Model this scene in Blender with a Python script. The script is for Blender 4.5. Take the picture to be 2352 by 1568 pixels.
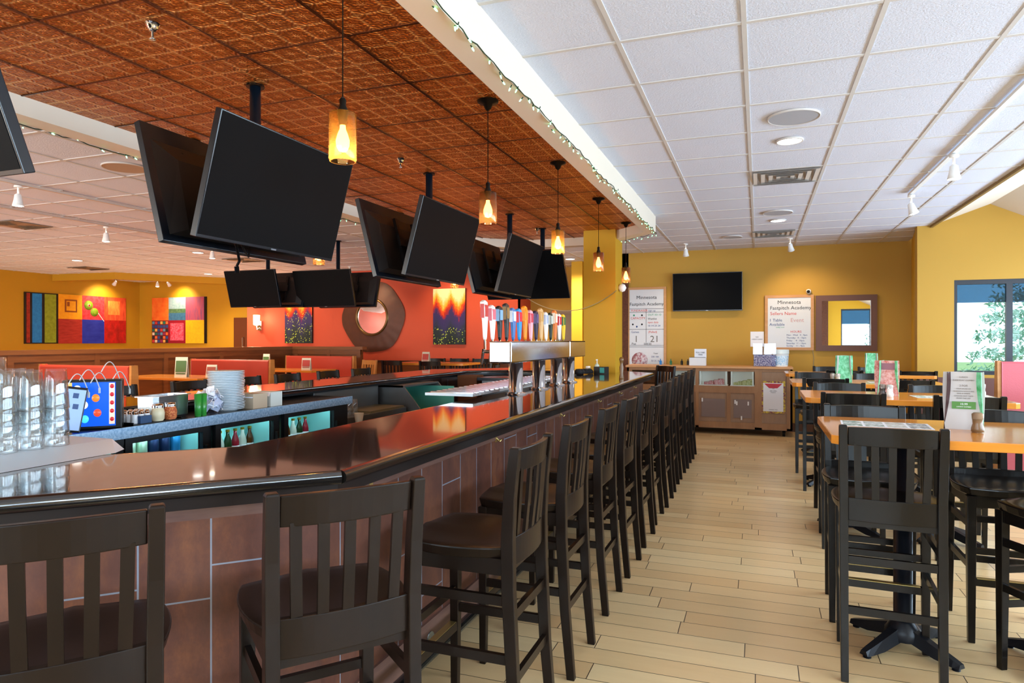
import bpy, math, random
from mathutils import Vector, Matrix, Euler
for o in list(bpy.data.objects): bpy.data.objects.remove(o)
sc = bpy.context.scene
COL = sc.collection
PI = math.pi
R = math.radians
rnd = random.Random(7)

# ------------------------------------------------------------------ camera
cd = bpy.data.cameras.new('camera'); cam = bpy.data.objects.new('camera', cd); COL.objects.link(cam)
cam.location = (0, 0, 1.5)
cam.rotation_euler = (R(90), 0, math.atan(566 / 1535))
cd.sensor_width = 36; cd.lens = 36 * 1535 / 2352
cd.shift_y = -4 / 2352
cd.clip_start = .05; cd.clip_end = 300
sc.camera = cam

# ------------------------------------------------------------------ world, exposure
sc.view_settings.view_transform = 'Standard'
sc.view_settings.look = 'None'
sc.view_settings.gamma = 1
sc.view_settings.use_curve_mapping = False
sc.view_settings.exposure = 0.12
sc.cycles.transparent_max_bounces = 40
w = bpy.data.worlds.new('world'); sc.world = w; w.use_nodes = True
wn = w.node_tree; wn.nodes.clear()
bg = wn.nodes.new('ShaderNodeBackground'); wo = wn.nodes.new('ShaderNodeOutputWorld')
bg.inputs[0].default_value = (.82, .93, 1, 1); bg.inputs[1].default_value = 2.2
wn.links.new(bg.outputs[0], wo.inputs[0])

def area(name, loc, rot, sx, sy, power, col, spread=180):
    l = bpy.data.lights.new(name, 'AREA'); l.shape = 'RECTANGLE'; l.size = sx; l.size_y = sy
    l.energy = power; l.color = col; l.spread = R(spread)
    o = bpy.data.objects.new(name, l); o.location = loc; o.rotation_euler = rot; COL.objects.link(o)
    return o
DAY = (.80, .90, 1.0)
# daylight through the street windows (east wall) and through unseen front windows assumed behind the camera
area('daylight_east', (4.85, 3.3, 1.68), (0, R(90), 0), 1.25, 13.4, 1150, (.72, .85, 1.0))
area('daylight_front', (-2.3, -4.42, 1.85), (R(90), 0, 0), 7.4, 1.8, 420, DAY)
area('fill_front_west', (-11, -4.42, 1.8), (R(90), 0, 0), 7, 1.7, 980, (1, .90, .80))  # added warm fill to lift the dining-room ceiling, not daylight

# ------------------------------------------------------------------ materials
def lin(c): return tuple(((x / 12.92) if x <= .04045 else ((x + .055) / 1.055) ** 2.4) for x in c)
def hexc(h): return lin(tuple(int(h[i:i + 2], 16) / 255 for i in (0, 2, 4)))
MC = {}
def M(name, col, rough=.5, metal=0., spec=.5, emit=0, ecol=None, noise=None, bump=None, coat=0, trans=0, ior=1.45, alpha=1):
    if name in MC: return MC[name]
    if isinstance(col, str): col = hexc(col)
    m = bpy.data.materials.new(name); m.use_nodes = True; MC[name] = m
    nt = m.node_tree; b = nt.nodes['Principled BSDF']
    b.inputs['Base Color'].default_value = (*col, 1); b.inputs['Roughness'].default_value = rough
    b.inputs['Metallic'].default_value = metal; b.inputs['Specular IOR Level'].default_value = spec
    b.inputs['IOR'].default_value = ior
    if coat: b.inputs['Coat Weight'].default_value = coat; b.inputs['Coat Roughness'].default_value = .08
    if trans: b.inputs['Transmission Weight'].default_value = trans
    if alpha < 1: b.inputs['Alpha'].default_value = alpha
    if emit:
        e = ecol or col
        if isinstance(e, str): e = hexc(e)
        b.inputs['Emission Color'].default_value = (*e, 1); b.inputs['Emission Strength'].default_value = emit
    tc = None
    if noise or bump:
        tc = nt.nodes.new('ShaderNodeTexCoord')
    if noise:
        scl, amt, col2 = noise[0], noise[1], noise[2]
        if isinstance(col2, str): col2 = hexc(col2)
        mp = nt.nodes.new('ShaderNodeMapping'); mp.inputs['Scale'].default_value = scl
        n = nt.nodes.new('ShaderNodeTexNoise'); n.inputs['Scale'].default_value = 1; n.inputs['Detail'].default_value = 6
        n.inputs['Roughness'].default_value = .65
        cr = nt.nodes.new('ShaderNodeValToRGB'); cr.color_ramp.elements[0].position = .5 - amt; cr.color_ramp.elements[1].position = .5 + amt
        cr.color_ramp.elements[0].color = (*col, 1); cr.color_ramp.elements[1].color = (*col2, 1)
        nt.links.new(tc.outputs['Object'], mp.inputs[0]); nt.links.new(mp.outputs[0], n.inputs[0])
        nt.links.new(n.outputs[0], cr.inputs[0]); nt.links.new(cr.outputs[0], b.inputs['Base Color'])
    if bump:
        n2 = nt.nodes.new('ShaderNodeTexNoise'); n2.inputs['Scale'].default_value = bump[0]; n2.inputs['Detail'].default_value = 3
        bp = nt.nodes.new('ShaderNodeBump'); bp.inputs['Strength'].default_value = bump[1]; bp.inputs['Distance'].default_value = .01
        nt.links.new(tc.outputs['Object'], n2.inputs[0]); nt.links.new(n2.outputs[0], bp.inputs['Height'])
        nt.links.new(bp.outputs[0], b.inputs['Normal'])
    return m

def thin_glass(name, tint=(1, 1, 1), gloss=.6, rough=.02, glow=0):
    """thin pane / vessel wall: tinted see-through with fresnel reflection"""
    if name in MC: return MC[name]
    m = bpy.data.materials.new(name); m.use_nodes = True; MC[name] = m
    nt = m.node_tree; nt.nodes.clear()
    t = nt.nodes.new('ShaderNodeBsdfTransparent'); t.inputs[0].default_value = (*tint, 1)
    g = nt.nodes.new('ShaderNodeBsdfGlossy'); g.inputs['Roughness'].default_value = rough
    f = nt.nodes.new('ShaderNodeLayerWeight'); f.inputs[0].default_value = .5; f0 = .008 + gloss * .16
    pw = nt.nodes.new('ShaderNodeMath'); pw.operation = 'POWER'; pw.inputs[1].default_value = 4; nt.links.new(f.outputs['Facing'], pw.inputs[0])
    ma = nt.nodes.new('ShaderNodeMath'); ma.operation = 'MULTIPLY_ADD'; ma.inputs[1].default_value = 1 - f0; ma.inputs[2].default_value = f0; ma.use_clamp = True; nt.links.new(pw.outputs[0], ma.inputs[0])
    mx = nt.nodes.new('ShaderNodeMixShader'); o = nt.nodes.new('ShaderNodeOutputMaterial')
    src = t.outputs[0]
    if glow:
        tl = nt.nodes.new('ShaderNodeBsdfTranslucent'); tl.inputs[0].default_value = (*tint, 1)
        m2 = nt.nodes.new('ShaderNodeMixShader'); m2.inputs[0].default_value = glow
        nt.links.new(src, m2.inputs[1]); nt.links.new(tl.outputs[0], m2.inputs[2]); src = m2.outputs[0]
    nt.links.new(ma.outputs[0], mx.inputs[0]); nt.links.new(src, mx.inputs[1]); nt.links.new(g.outputs[0], mx.inputs[2])
    nt.links.new(mx.outputs[0], o.inputs[0])
    return m

class NT:
    """tiny node-graph helper"""
    def __init__(s, name, rough=.5, metal=0, spec=.5):
        s.m = bpy.data.materials.new(name); s.m.use_nodes = True; MC[name] = s.m
        s.nt = s.m.node_tree; s.b = s.nt.nodes['Principled BSDF']
        s.b.inputs['Roughness'].default_value = rough; s.b.inputs['Metallic'].default_value = metal
        s.b.inputs['Specular IOR Level'].default_value = spec
        s.tc = s.nt.nodes.new('ShaderNodeTexCoord').outputs['Object']
    def put(s, v, inp):
        if isinstance(v, (int, float)): inp.default_value = v
        elif isinstance(v, tuple): inp.default_value = v if len(v) == len(inp.default_value) else (*v, 1)
        else: s.nt.links.new(v, inp)
    def math(s, op, a, b=0, c=0):
        n = s.nt.nodes.new('ShaderNodeMath'); n.operation = op
        s.put(a, n.inputs[0]); s.put(b, n.inputs[1]); s.put(c, n.inputs[2]); return n.outputs[0]
    def sep(s, v):
        n = s.nt.nodes.new('ShaderNodeSeparateXYZ'); s.nt.links.new(v, n.inputs[0]); return n.outputs
    def comb(s, x, y, z):
        n = s.nt.nodes.new('ShaderNodeCombineXYZ'); s.put(x, n.inputs[0]); s.put(y, n.inputs[1]); s.put(z, n.inputs[2]); return n.outputs[0]
    def noise(s, v, scale=1, detail=4, rough=.6):
        n = s.nt.nodes.new('ShaderNodeTexNoise'); s.nt.links.new(v, n.inputs[0])
        n.inputs['Scale'].default_value = scale; n.inputs['Detail'].default_value = detail; n.inputs['Roughness'].default_value = rough
        return n.outputs[0]
    def vmul(s, v, k):
        n = s.nt.nodes.new('ShaderNodeMapping'); s.nt.links.new(v, n.inputs[0]); n.inputs['Scale'].default_value = k; return n.outputs[0]
    def ramp(s, f, stops, interp='LINEAR'):
        n = s.nt.nodes.new('ShaderNodeValToRGB'); s.put(f, n.inputs[0]); r = n.color_ramp; r.interpolation = interp
        while len(r.elements) < len(stops): r.elements.new(.5)
        for e, (p, c) in zip(r.elements, stops):
            e.position = p; e.color = (*(hexc(c) if isinstance(c, str) else c), 1)
        return n.outputs[0]
    def mix(s, f, a, b, mode='MIX'):
        n = s.nt.nodes.new('ShaderNodeMix'); n.data_type = 'RGBA'; n.blend_type = mode
        s.put(f, n.inputs[0]); s.put(hexc(a) if isinstance(a, str) else a, n.inputs[6]); s.put(hexc(b) if isinstance(b, str) else b, n.inputs[7])
        return n.outputs[2]
    def col(s, v): s.put(v, s.b.inputs['Base Color'])
    def bump(s, h, strength=.5, dist=.01):
        n = s.nt.nodes.new('ShaderNodeBump'); n.inputs['Strength'].default_value = strength; n.inputs['Distance'].default_value = dist
        s.put(h, n.inputs['Height']); s.nt.links.new(n.outputs[0], s.b.inputs['Normal'])
    def brick(s, v, w_, h_, mortar, off=.5, c1=(0, 0, 0), c2=(1, 1, 1), cm=(0, 0, 0), freq=2):
        n = s.nt.nodes.new('ShaderNodeTexBrick'); s.nt.links.new(v, n.inputs[0]); n.offset = off; n.offset_frequency = freq
        n.inputs['Scale'].default_value = 1; n.inputs['Brick Width'].default_value = w_; n.inputs['Row Height'].default_value = h_
        n.inputs['Mortar Size'].default_value = mortar; n.inputs['Mortar Smooth'].default_value = .1
        n.inputs['Color1'].default_value = (*c1, 1); n.inputs['Color2'].default_value = (*c2, 1); n.inputs['Mortar'].default_value = (*cm, 1)
        return n.outputs

# floor: wood-look ceramic planks laid along X
f = NT('plank_floor', rough=.28, spec=.5)
x, y, z = f.sep(f.tc)
def rowshift(f, along, across, rowh, amt):
    row = f.math('FLOOR', f.math('DIVIDE', across, rowh))
    n = f.nt.nodes.new('ShaderNodeTexWhiteNoise'); n.noise_dimensions = '1D'; f.put(row, n.inputs['W'])
    return f.math('ADD', along, f.math('MULTIPLY', n.outputs['Value'], amt))
br = f.brick(f.comb(rowshift(f, x, y, .152, 5.3), y, 0), .92, .152, .0022, off=0)
grain = f.noise(f.vmul(f.tc, (1.2, 14, 1)), 1.6, 7, .7)
base = f.ramp(br[0], [(0, 'cfac7c'), (.5, 'dcbc8b'), (1, 'e7cd9d')])
base = f.mix(f.math('MULTIPLY', grain, .5), base, 'c09c6e')
f.col(f.mix(br[1], base, '3a2c1e'))
f.bump(f.math('SUBTRACT', 1, br[1]), .4, .004)
FLOOR = f.m
# acoustic ceiling tile
f = NT('acoustic_tile', rough=.95, spec=.1)
n1 = f.noise(f.tc, 90, 4, .7)
f.col(f.mix(f.math('MULTIPLY', n1, .6), 'e0e4f2', 'cdd1e0')); f.bump(n1, .45, .01)
TILE = f.m
# pressed tin, copper finish: 61 cm panels of 15 cm florets
f = NT('pressed_tin', rough=.38, metal=.85)
x, y, z = f.sep(f.tc)
def cell(v, off, s_): return f.math('SUBTRACT', f.math('FRACT', f.math('DIVIDE', f.math('SUBTRACT', v, off), s_)), .5)
cx, cy = cell(x, -1.83, .1525), cell(y, 2.70, .1525)
r_ = f.math('SQRT', f.math('ADD', f.math('MULTIPLY', cx, cx), f.math('MULTIPLY', cy, cy)))
th = f.math('ARCTAN2', cy, cx)
pet = f.math('MULTIPLY', f.math('COSINE', f.math('MULTIPLY', th, 8)), .5)
ring = f.math('SINE', f.math('ADD', f.math('MULTIPLY', r_, 34), f.math('MULTIPLY', pet, 2.6)))
sw = f.math('SINE', f.math('ADD', f.math('MULTIPLY', f.math('ABSOLUTE', f.math('MULTIPLY', cx, cy)), 90), f.math('MULTIPLY', r_, 12)))
edge = f.math('MAXIMUM', f.math('ABSOLUTE', cx), f.math('ABSOLUTE', cy))
rib = f.math('GREATER_THAN', edge, .455)
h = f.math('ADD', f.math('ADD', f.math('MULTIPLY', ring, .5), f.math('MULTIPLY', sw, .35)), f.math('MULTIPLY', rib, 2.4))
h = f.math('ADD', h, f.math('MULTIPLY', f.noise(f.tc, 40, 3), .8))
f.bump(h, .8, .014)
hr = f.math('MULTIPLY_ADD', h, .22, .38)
f.col(f.ramp(hr, [(.1, '6e3a18'), (.5, 'bf6e2c'), (.95, 'e8b070')]))  # highlights on the ridges painted into the colour by height, recesses darker
TIN = f.m
# bar front: bronzed laminate planks, upright, with pale seams (local x along the face, z up)
f = NT('bronze_plank_panel', rough=.33, metal=.25)
x, y, z = f.sep(f.tc)
br = f.brick(f.comb(rowshift(f, z, x, .205, 3.1), x, 0), .62, .205, .0028, off=0)
n1 = f.noise(f.vmul(f.tc, (3, 3, 1.6)), 1.6, 6, .75)
n2 = f.noise(f.vmul(f.tc, (26, 26, 5)), 1, 5, .7)
c = f.ramp(n1, [(.3, '4a2b23'), (.5, '704233'), (.7, '9a5f3c')])
c = f.mix(f.math('MULTIPLY', n2, .5), c, '5c4544')
c = f.mix(f.math('MULTIPLY', br[0], .35), c, '6b4a3f')
f.col(f.mix(br[1], c, '8d93a2'))
PANEL = f.m
WOOD_OR = M('orange_maple', 'c9761f', .22, coat=.4, noise=((1.5, 14, 14), .25, 'e0923a'))
STOOL = M('espresso_wood', '130c09', .3, spec=.25, noise=((6, 6, 3), .3, '21160f'))
STOOLR = M('black_wood', '0b0908', .24, spec=.35, noise=((6, 6, 3), .3, '16110e'))
GRANITE = M('dark_bar_stone', '2c1b16', .04, spec=1., coat=.6, noise=((60, 60, 60), .2, '3c2822'))
EDGE = M('bar_edge_wood', '1a1614', .14, spec=.8, coat=1)
APRON = M('bar_apron_wood', '644640', .35, noise=((3, 3, 30), .2, '7e5c50'))
BOOTHWOOD = M('walnut_partition', '5c3318', .35, noise=((2, 2, 22), .25, '7b4722'))
CASEWOOD = M('weathered_oak', '8b6342', .5, noise=((9, 9, 2), .28, 'a87c54'))
LIGHTWOOD = M('honey_oak', 'b9814f', .45, noise=((3, 3, 18), .25, 'cc9a68'))
MUST = M('mustard_paint', 'bb9038', .7)
MUST2 = M('golden_paint', 'd6a41f', .65)
REDP = M('brick_red_paint', 'c04a2c', .65)
WHITE = M('white_paint', 'ececea', .7)
CREAM = M('cream_paint', 'dccfbd', .75)
GRIDM = M('grid_paint', 'cfcac6', .7)
BLACK = M('black_plastic', '0d0d0e', .35)
SCREEN = M('tv_screen', '101011', .6, spec=.06)
TVBACK = M('tv_back', '1c1b1b', .45)
STEEL = M('brushed_steel', 'b9bec4', .26, metal=1)
CHROME = M('chrome', 'dfe3e8', .1, metal=1)
BLUESTEEL = M('counter_edge_steel', '8f9daa', .3, metal=.9)
DARKIN = M('cooler_black', '10161b', .4)
BROWNF = M('dark_tile', '5a4632', .6)
IRON = M('cast_iron_black', '12141a', .35, metal=.3)
BRASS = M('worn_brass', 'c8b070', .35, metal=.9)
VINYLR = M('red_vinyl', 'c4432d', .4, bump=(60, .1))
VINYLP = M('rose_vinyl', 'c4606c', .4, bump=(60, .1))
GLASS = thin_glass('clear_glass', (.97, .985, .985), .32)
PINT = thin_glass('pint_glass', (.96, .975, .98), .45)
AMBER = thin_glass('amber_glass', (.97, .60, .18), .12, glow=.08)
SMOKE = thin_glass('smoky_glass', (.60, .33, .15), .16, glow=.04)
PANE = thin_glass('window_glass', (.93, .98, 1), .03)
ACRY = thin_glass('acrylic_sheet', (.9, .9, .93), .35)
PAPER = M('paper_white', 'e9e9ee', .8)
INK = M('black_ink', '202026', .7); REDINK = M('red_ink', 'd0453a', .7); BLUEINK = M('blue_ink', '2b4a86', .7); GREENINK = M('green_ink', '2f9a72', .7)
MIRROR = M('mirror_silver', 'f2f2f2', .01, metal=1)
BULB = M('filament_bulb', (1, .55, .15), .4, emit=18, ecol=(1, .58, .2))
SPOTE = M('spot_lens', (1, .9, .75), .4, emit=25, ecol=(1, .86, .66))
CANE = M('downlight_lens', (1, 1, 1), .4, emit=7, ecol=(1, .96, .9))
GREENLED = M('green_fairy_bulb', (.2, 1, .45), .3, emit=4, ecol=(.25, 1, .45))
GREENW = M('green_wire', '1d3a26', .5)

# ------------------------------------------------------------------ mesh builder
def V(*a): return Vector(a)
class MB:
    def __init__(s): s.v = []; s.f = []; s.mi = []; s.k = 0; s.sm = []
    def add(s, vs, fs, smooth=False):
        n = len(s.v); s.v += [tuple(v) for v in vs]
        for q in fs: s.f.append([i + n for i in q]); s.mi.append(s.k); s.sm.append(smooth)
        return s
    def box(s, x0, y0, z0, x1, y1, z1, mt=None):
        vs = [V(x, y, z) for x in (x0, x1) for y in (y0, y1) for z in (z0, z1)]
        if mt: vs = [mt @ v for v in vs]
        return s.add(vs, [(0, 1, 3, 2), (4, 6, 7, 5), (0, 4, 5, 1), (2, 3, 7, 6), (0, 2, 6, 4), (1, 5, 7, 3)])
    def cbox(s, c, d, rz=0, rx=0, ry=0):
        mt = Matrix.Translation(c) @ Euler((rx, ry, rz)).to_matrix().to_4x4()
        a, b, e = d[0] / 2, d[1] / 2, d[2] / 2
        return s.box(-a, -b, -e, a, b, e, mt)
    def prism(s, poly, z0, z1, mt=None):
        n = len(poly)
        vs = [V(p[0], p[1], z0) for p in poly] + [V(p[0], p[1], z1) for p in poly]
        if mt: vs = [mt @ v for v in vs]
        return s.add(vs, [tuple(range(n))[::-1], tuple(range(n, 2 * n))] + [(i, (i + 1) % n, n + (i + 1) % n, n + i) for i in range(n)])
    def lathe(s, prof, c=(0, 0, 0), seg=24, axis='z', smooth=True, cap=True):
        vs = []
        for r, h in prof:
            for i in range(seg):
                a = 2 * PI * i / seg; p = (r * math.cos(a), r * math.sin(a), h)
                if axis == 'x': p = (h, p[0], p[1])
                elif axis == 'y': p = (p[0], h, p[1])
                vs.append((p[0] + c[0], p[1] + c[1], p[2] + c[2]))
        fs = []
        for j in range(len(prof) - 1):
            for i in range(seg):
                k = (i + 1) % seg; fs.append((j * seg + i, j * seg + k, (j + 1) * seg + k, (j + 1) * seg + i))
        s.add(vs, fs, smooth)
        if cap:
            for j in (0, len(prof) - 1):
                if prof[j][0] > 1e-4:
                    n = len(s.v) - len(vs) + j * seg
                    s.f.append(list(range(n, n + seg))); s.mi.append(s.k); s.sm.append(False)
        return s
    def cyl(s, p0, p1, r0, r1=None, seg=12, smooth=True):
        r1 = r0 if r1 is None else r1
        p0, p1 = Vector(p0), Vector(p1); d = (p1 - p0).normalized()
        q = d.to_track_quat('Z', 'Y').to_matrix()
        vs = []
        for p, r in ((p0, r0), (p1, r1)):
            for i in range(seg):
                a = 2 * PI * i / seg; vs.append(p + q @ V(r * math.cos(a), r * math.sin(a), 0))
        n = len(s.v); s.add(vs, [(i, (i + 1) % seg, seg + (i + 1) % seg, seg + i) for i in range(seg)], smooth)
        s.add([], []); s.f += [list(range(n, n + seg)), list(range(n + seg, n + 2 * seg))]; s.mi += [s.k] * 2; s.sm += [False] * 2
        return s
    def tube(s, pts, r, seg=6):
        for a, b in zip(pts, pts[1:]): s.cyl(a, b, r, r, seg)
        return s
    def rectsweep(s, pts, w_, d_):
        """sweep a w x d rectangle (x, y) along points of rising z"""
        vs = []
        for p in pts:
            ww = p[3] if len(p) > 3 else w_; dd = p[4] if len(p) > 4 else d_
            vs += [(p[0] - ww / 2, p[1] - dd / 2, p[2]), (p[0] + ww / 2, p[1] - dd / 2, p[2]), (p[0] + ww / 2, p[1] + dd / 2, p[2]), (p[0] - ww / 2, p[1] + dd / 2, p[2])]
        fs = [(3, 2, 1, 0)]
        m = len(pts)
        for j in range(m - 1):
            for i in range(4): k = (i + 1) % 4; fs.append((j * 4 + i, j * 4 + k, j * 4 + 4 + k, j * 4 + 4 + i))
        fs.append(tuple(range(4 * m - 4, 4 * m)))
        return s.add(vs, fs)
    def quad(s, a, b, c, d): return s.add([a, b, c, d], [(0, 1, 2, 3)])
    def build(s, name, mat, parent=None, loc=(0, 0, 0), rot=(0, 0, 0), shift=None, bevel=0, **props):
        me = bpy.data.meshes.new(name)
        vs = s.v if shift is None else [(a - shift[0], b - shift[1], c - shift[2]) for a, b, c in s.v]
        me.from_pydata([tuple(v) for v in vs], [], s.f)
        for m in (mat if isinstance(mat, (list, tuple)) else [mat]): me.materials.append(m)
        me.polygons.foreach_set('material_index', s.mi)
        me.polygons.foreach_set('use_smooth', s.sm)
        me.update()
        o = bpy.data.objects.new(name, me); COL.objects.link(o); o.location = loc; o.rotation_euler = rot
        if parent: o.parent = parent
        if bevel:
            b = o.modifiers.new('edge', 'BEVEL'); b.width = bevel; b.segments = 2; b.limit_method = 'ANGLE'; b.angle_limit = R(50)
        for k, v in props.items(): o[k] = v
        return o
def B(x0, y0, z0, x1, y1, z1): return MB().box(x0, y0, z0, x1, y1, z1)
def CB(c, d, **k): return MB().cbox(c, d, **k)

def thing(name, label, cat, loc=(0, 0, 0), rz=0, group=None, rx=0):
    o = bpy.data.objects.new(name, None); COL.objects.link(o); o.empty_display_size = .05
    o.location = loc; o.rotation_euler = (rx, 0, rz); o['label'] = label; o['category'] = cat
    if group: o['group'] = group
    return o
def tag(o, label, cat, group=None, kind=None):
    if label: o['label'] = label
    if cat: o['category'] = cat
    if group: o['group'] = group
    if kind: o['kind'] = kind
    return o
def struct(o, label=None):
    o['kind'] = 'structure'
    if label: o['label'] = label
    return o
def dup(root, loc, rz=None, label=None, group=None):
    def cp(o, par):
        c = o.copy(); COL.objects.link(c); c.parent = par
        for ch in kids.get(o.name, []): cp(ch, c)
        return c
    kids = {}
    def walk(o):
        kids[o.name] = list(o.children)
        for ch in o.children: walk(ch)
    walk(root)
    r = cp(root, None); r.location = loc
    if rz is not None: r.rotation_euler = (root.rotation_euler[0], root.rotation_euler[1], rz)
    if label: r['label'] = label
    if group: r['group'] = group
    return r
def textmesh(txt, size, mat, parent, loc, rot=(R(90), 0, 0), align='CENTER', name='lettering', ext=.0006, sx=1):
    cu = bpy.data.curves.new('t', 'FONT'); cu.body = txt; cu.size = size; cu.extrude = ext; cu.align_x = align; cu.resolution_u = 2
    to = bpy.data.objects.new('t', cu); COL.objects.link(to)
    dg = bpy.context.evaluated_depsgraph_get(); dg.update()
    me = bpy.data.meshes.new_from_object(to.evaluated_get(dg)); bpy.data.objects.remove(to); bpy.data.curves.remove(cu)
    me.materials.clear(); me.materials.append(mat)
    o = bpy.data.objects.new(name, me); COL.objects.link(o); o.parent = parent; o.location = loc; o.rotation_euler = rot; o.scale = (sx, 1, 1)
    return o
def wallholes(axis, c0, c1, a0, a1, z0, z1, holes):
    """axis 'x': wall plane at x in [c0,c1], running along y; 'y' the other way; holes (a0,a1,z0,z1)"""
    mb = MB(); cuts = sorted({a0, a1} | {h for H in holes for h in H[:2]})
    for u0, u1 in zip(cuts, cuts[1:]):
        um = (u0 + u1) / 2; hs = sorted([(h[2], h[3]) for h in holes if h[0] < um < h[1]]); zz = z0
        for b0, b1 in hs + [(z1, z1)]:
            if b0 > zz + 1e-4:
                if axis == 'x': mb.box(c0, u0, zz, c1, u1, b0)
                else: mb.box(u0, c0, zz, u1, c1, b0)
            zz = b1
    return mb

# ================================================================== SETTING
Zc = 3.03
struct(B(-15.9, -4.3, -.1, 4.9, 14.3, 0).build('floor', FLOOR))
mb = B(-15.9, -4.3, Zc, 2.18, 14.3, Zc + .05)
struct(mb.build('ceiling', TILE))
# vaulted bay over the window booths
mb = MB()
rid, rz_ = 2.84, 3.274
mb.add([(2.18, -4.3, Zc), (rid, -4.3, rz_), (rid, 10.5, rz_), (2.18, 10.5, Zc), (2.18, -4.3, Zc + .05), (rid, -4.3, rz_ + .05), (rid, 10.5, rz_ + .05), (2.18, 10.5, Zc + .05)],
       [(0, 1, 2, 3), (4, 7, 6, 5), (0, 4, 5, 1), (3, 2, 6, 7)])
xr, zr = 4.7, rz_ - .49 * (4.7 - rid)
mb.add([(rid, -4.3, rz_), (xr, -4.3, zr), (xr, 10.5, zr), (rid, 10.5, rz_), (rid, -4.3, rz_ + .05), (xr, -4.3, zr + .05), (xr, 10.5, zr + .05), (rid, 10.5, rz_ + .05)],
       [(0, 1, 2, 3), (4, 7, 6, 5), (0, 4, 5, 1), (3, 2, 6, 7)])
struct(mb.build('ceiling_vault', CREAM))
struct(B(2.16, -4.3, 3.0, 2.19, 10.35, 3.045).build('trim_1', M('vault_trim', '8a6d3a', .6)))
# T-bar grid
mb = MB()
ky = [3.41 + .607 * k for k in range(-12, 18)]
kx = [-.675 + .61 * k for k in range(-25, 5)]
for xx in kx:
    if xx < 2.17: mb.box(xx - .012, -4.2, Zc - .006, xx + .012, 14.0, Zc + .002)
for yy in ky: mb.box(-15.8, yy - .012, Zc - .005, 2.17, yy + .012, Zc + .002)
struct(mb.build('trim_2', GRIDM))
struct(B(-15.6, -4.2, .001, -4.55, 13.3, .012).build('floor_dining', M('dining_bounce_tan', 'e0b694', .6, noise=((2, 2, 2), .2, 'e8c09c'))))  # unseen floor, pale tan chosen to bounce warm light onto the ceiling
# walls
YW = 11.83
struct(B(-2.28, YW, 0, 2.4, YW + .12, 3.4).build('wall_far', MUST))
mb = MB().prism([(2.22, YW + .1), (2.22, YW - .002), (2.025, 10.505), (2.3, 10.505), (2.4, YW + .1)], 0, 3.4)
struct(mb.build('wall_jog', MUST2))
gw = wallholes('y', 10.35, 10.5, 2.01, 4.75, 0, 3.4, [(2.437, 4.3, 1.04, 2.29)])
struct(gw.build('wall_north', MUST))
struct(B(2.02, 10.335, 0, 4.6, 10.35, 1.0).build('trim_3', M('wainscot_mauve', '6b4740', .5)))
def window(name, x0, y0, x1, y1, z0, z1, n, blind=.24, axis='y'):
    """framed window lying in a wall plane; axis = the wall's running direction (x for a wall along x)"""
    w_ = thing(name, 'dark-framed window with a rolled-down sun shade', 'window', ((x0 + x1) / 2, (y0 + y1) / 2, z0))
    del w_['category']; w_['kind'] = 'structure'
    L_ = math.hypot(x1 - x0, y1 - y0); a = math.atan2(y1 - y0, x1 - x0); w_.rotation_euler = (0, 0, a)
    H_ = z1 - z0; fr = M('window_frame', '2c3038', .4)
    mb = MB(); t = .03
    mb.box(-L_ / 2, -t, 0, L_ / 2, t, .05); mb.box(-L_ / 2, -t, H_ - .06, L_ / 2, t, H_)
    for s in (-1, 1): mb.box(s * L_ / 2 - (.04 if s > 0 else -.001), -t + .002, .001, s * L_ / 2 + (.04 if s < 0 else -.001), t - .002, H_ - .001)
    for i in range(1, n):
        px = -L_ / 2 + L_ * i / n; mb.box(px - .035, -t + .003, .002, px + .035, t - .003, H_ - .002)
    mb.build('window_frame', fr, w_)
    B(-L_ / 2 + .02, -.004, .03, L_ / 2 - .02, .004, H_ - .03).build('window_pane', PANE, w_)
    if blind: B(-L_ / 2 + .03, -.012, H_ - .06 - blind, L_ / 2 - .03, -.008, H_ - .06).build('blind', thin_glass('shade_mesh', (.18, .32, .42), .1, .4), w_)
    return w_
window('window_1', 2.437, 10.40, 4.3, 10.40, 1.04, 2.29, 3)
# east wall with a run of windows
eh = [(-3.4 + 2.75 * k, -3.4 + 2.75 * k + 2.45, 1.04, 2.29) for k in range(5)]
struct(wallholes('x', 4.6, 4.75, -4.3, 10.5, 0, 3.4, eh).build('wall_east', MUST))
for k, H_ in enumerate(eh): window('window_%d' % (k + 2), 4.66, H_[0], 4.66, H_[1], 1.04, 2.29, 3, 0)
# wall behind the camera (seen in the mirrors)
bh = [(2.9, 3.9, 1.25, 2.65), (-6, 1.4, .9, 2.75), (-14.5, -7.5, .9, 2.6)]
struct(wallholes('y', -4.3, -4.15, -15.9, 4.75, 0, 3.4, bh).build('wall_street', MUST2))
window('window_7', 3.9, -4.2, 2.9, -4.2, 1.25, 2.65, 1, .5)
window('window_8', 1.4, -4.2, -6, -4.2, .9, 2.75, 6, 0)
window('window_9', -7.5, -4.2, -14.5, -4.2, .9, 2.6, 5, 0)
struct(B(1.95, -4.15, 0, 2.45, -3.95, 3.2).build('column_street', M('dark_brick', '4a2a1c', .8, noise=((30, 30, 30), .2, '6d3d26'))))
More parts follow.
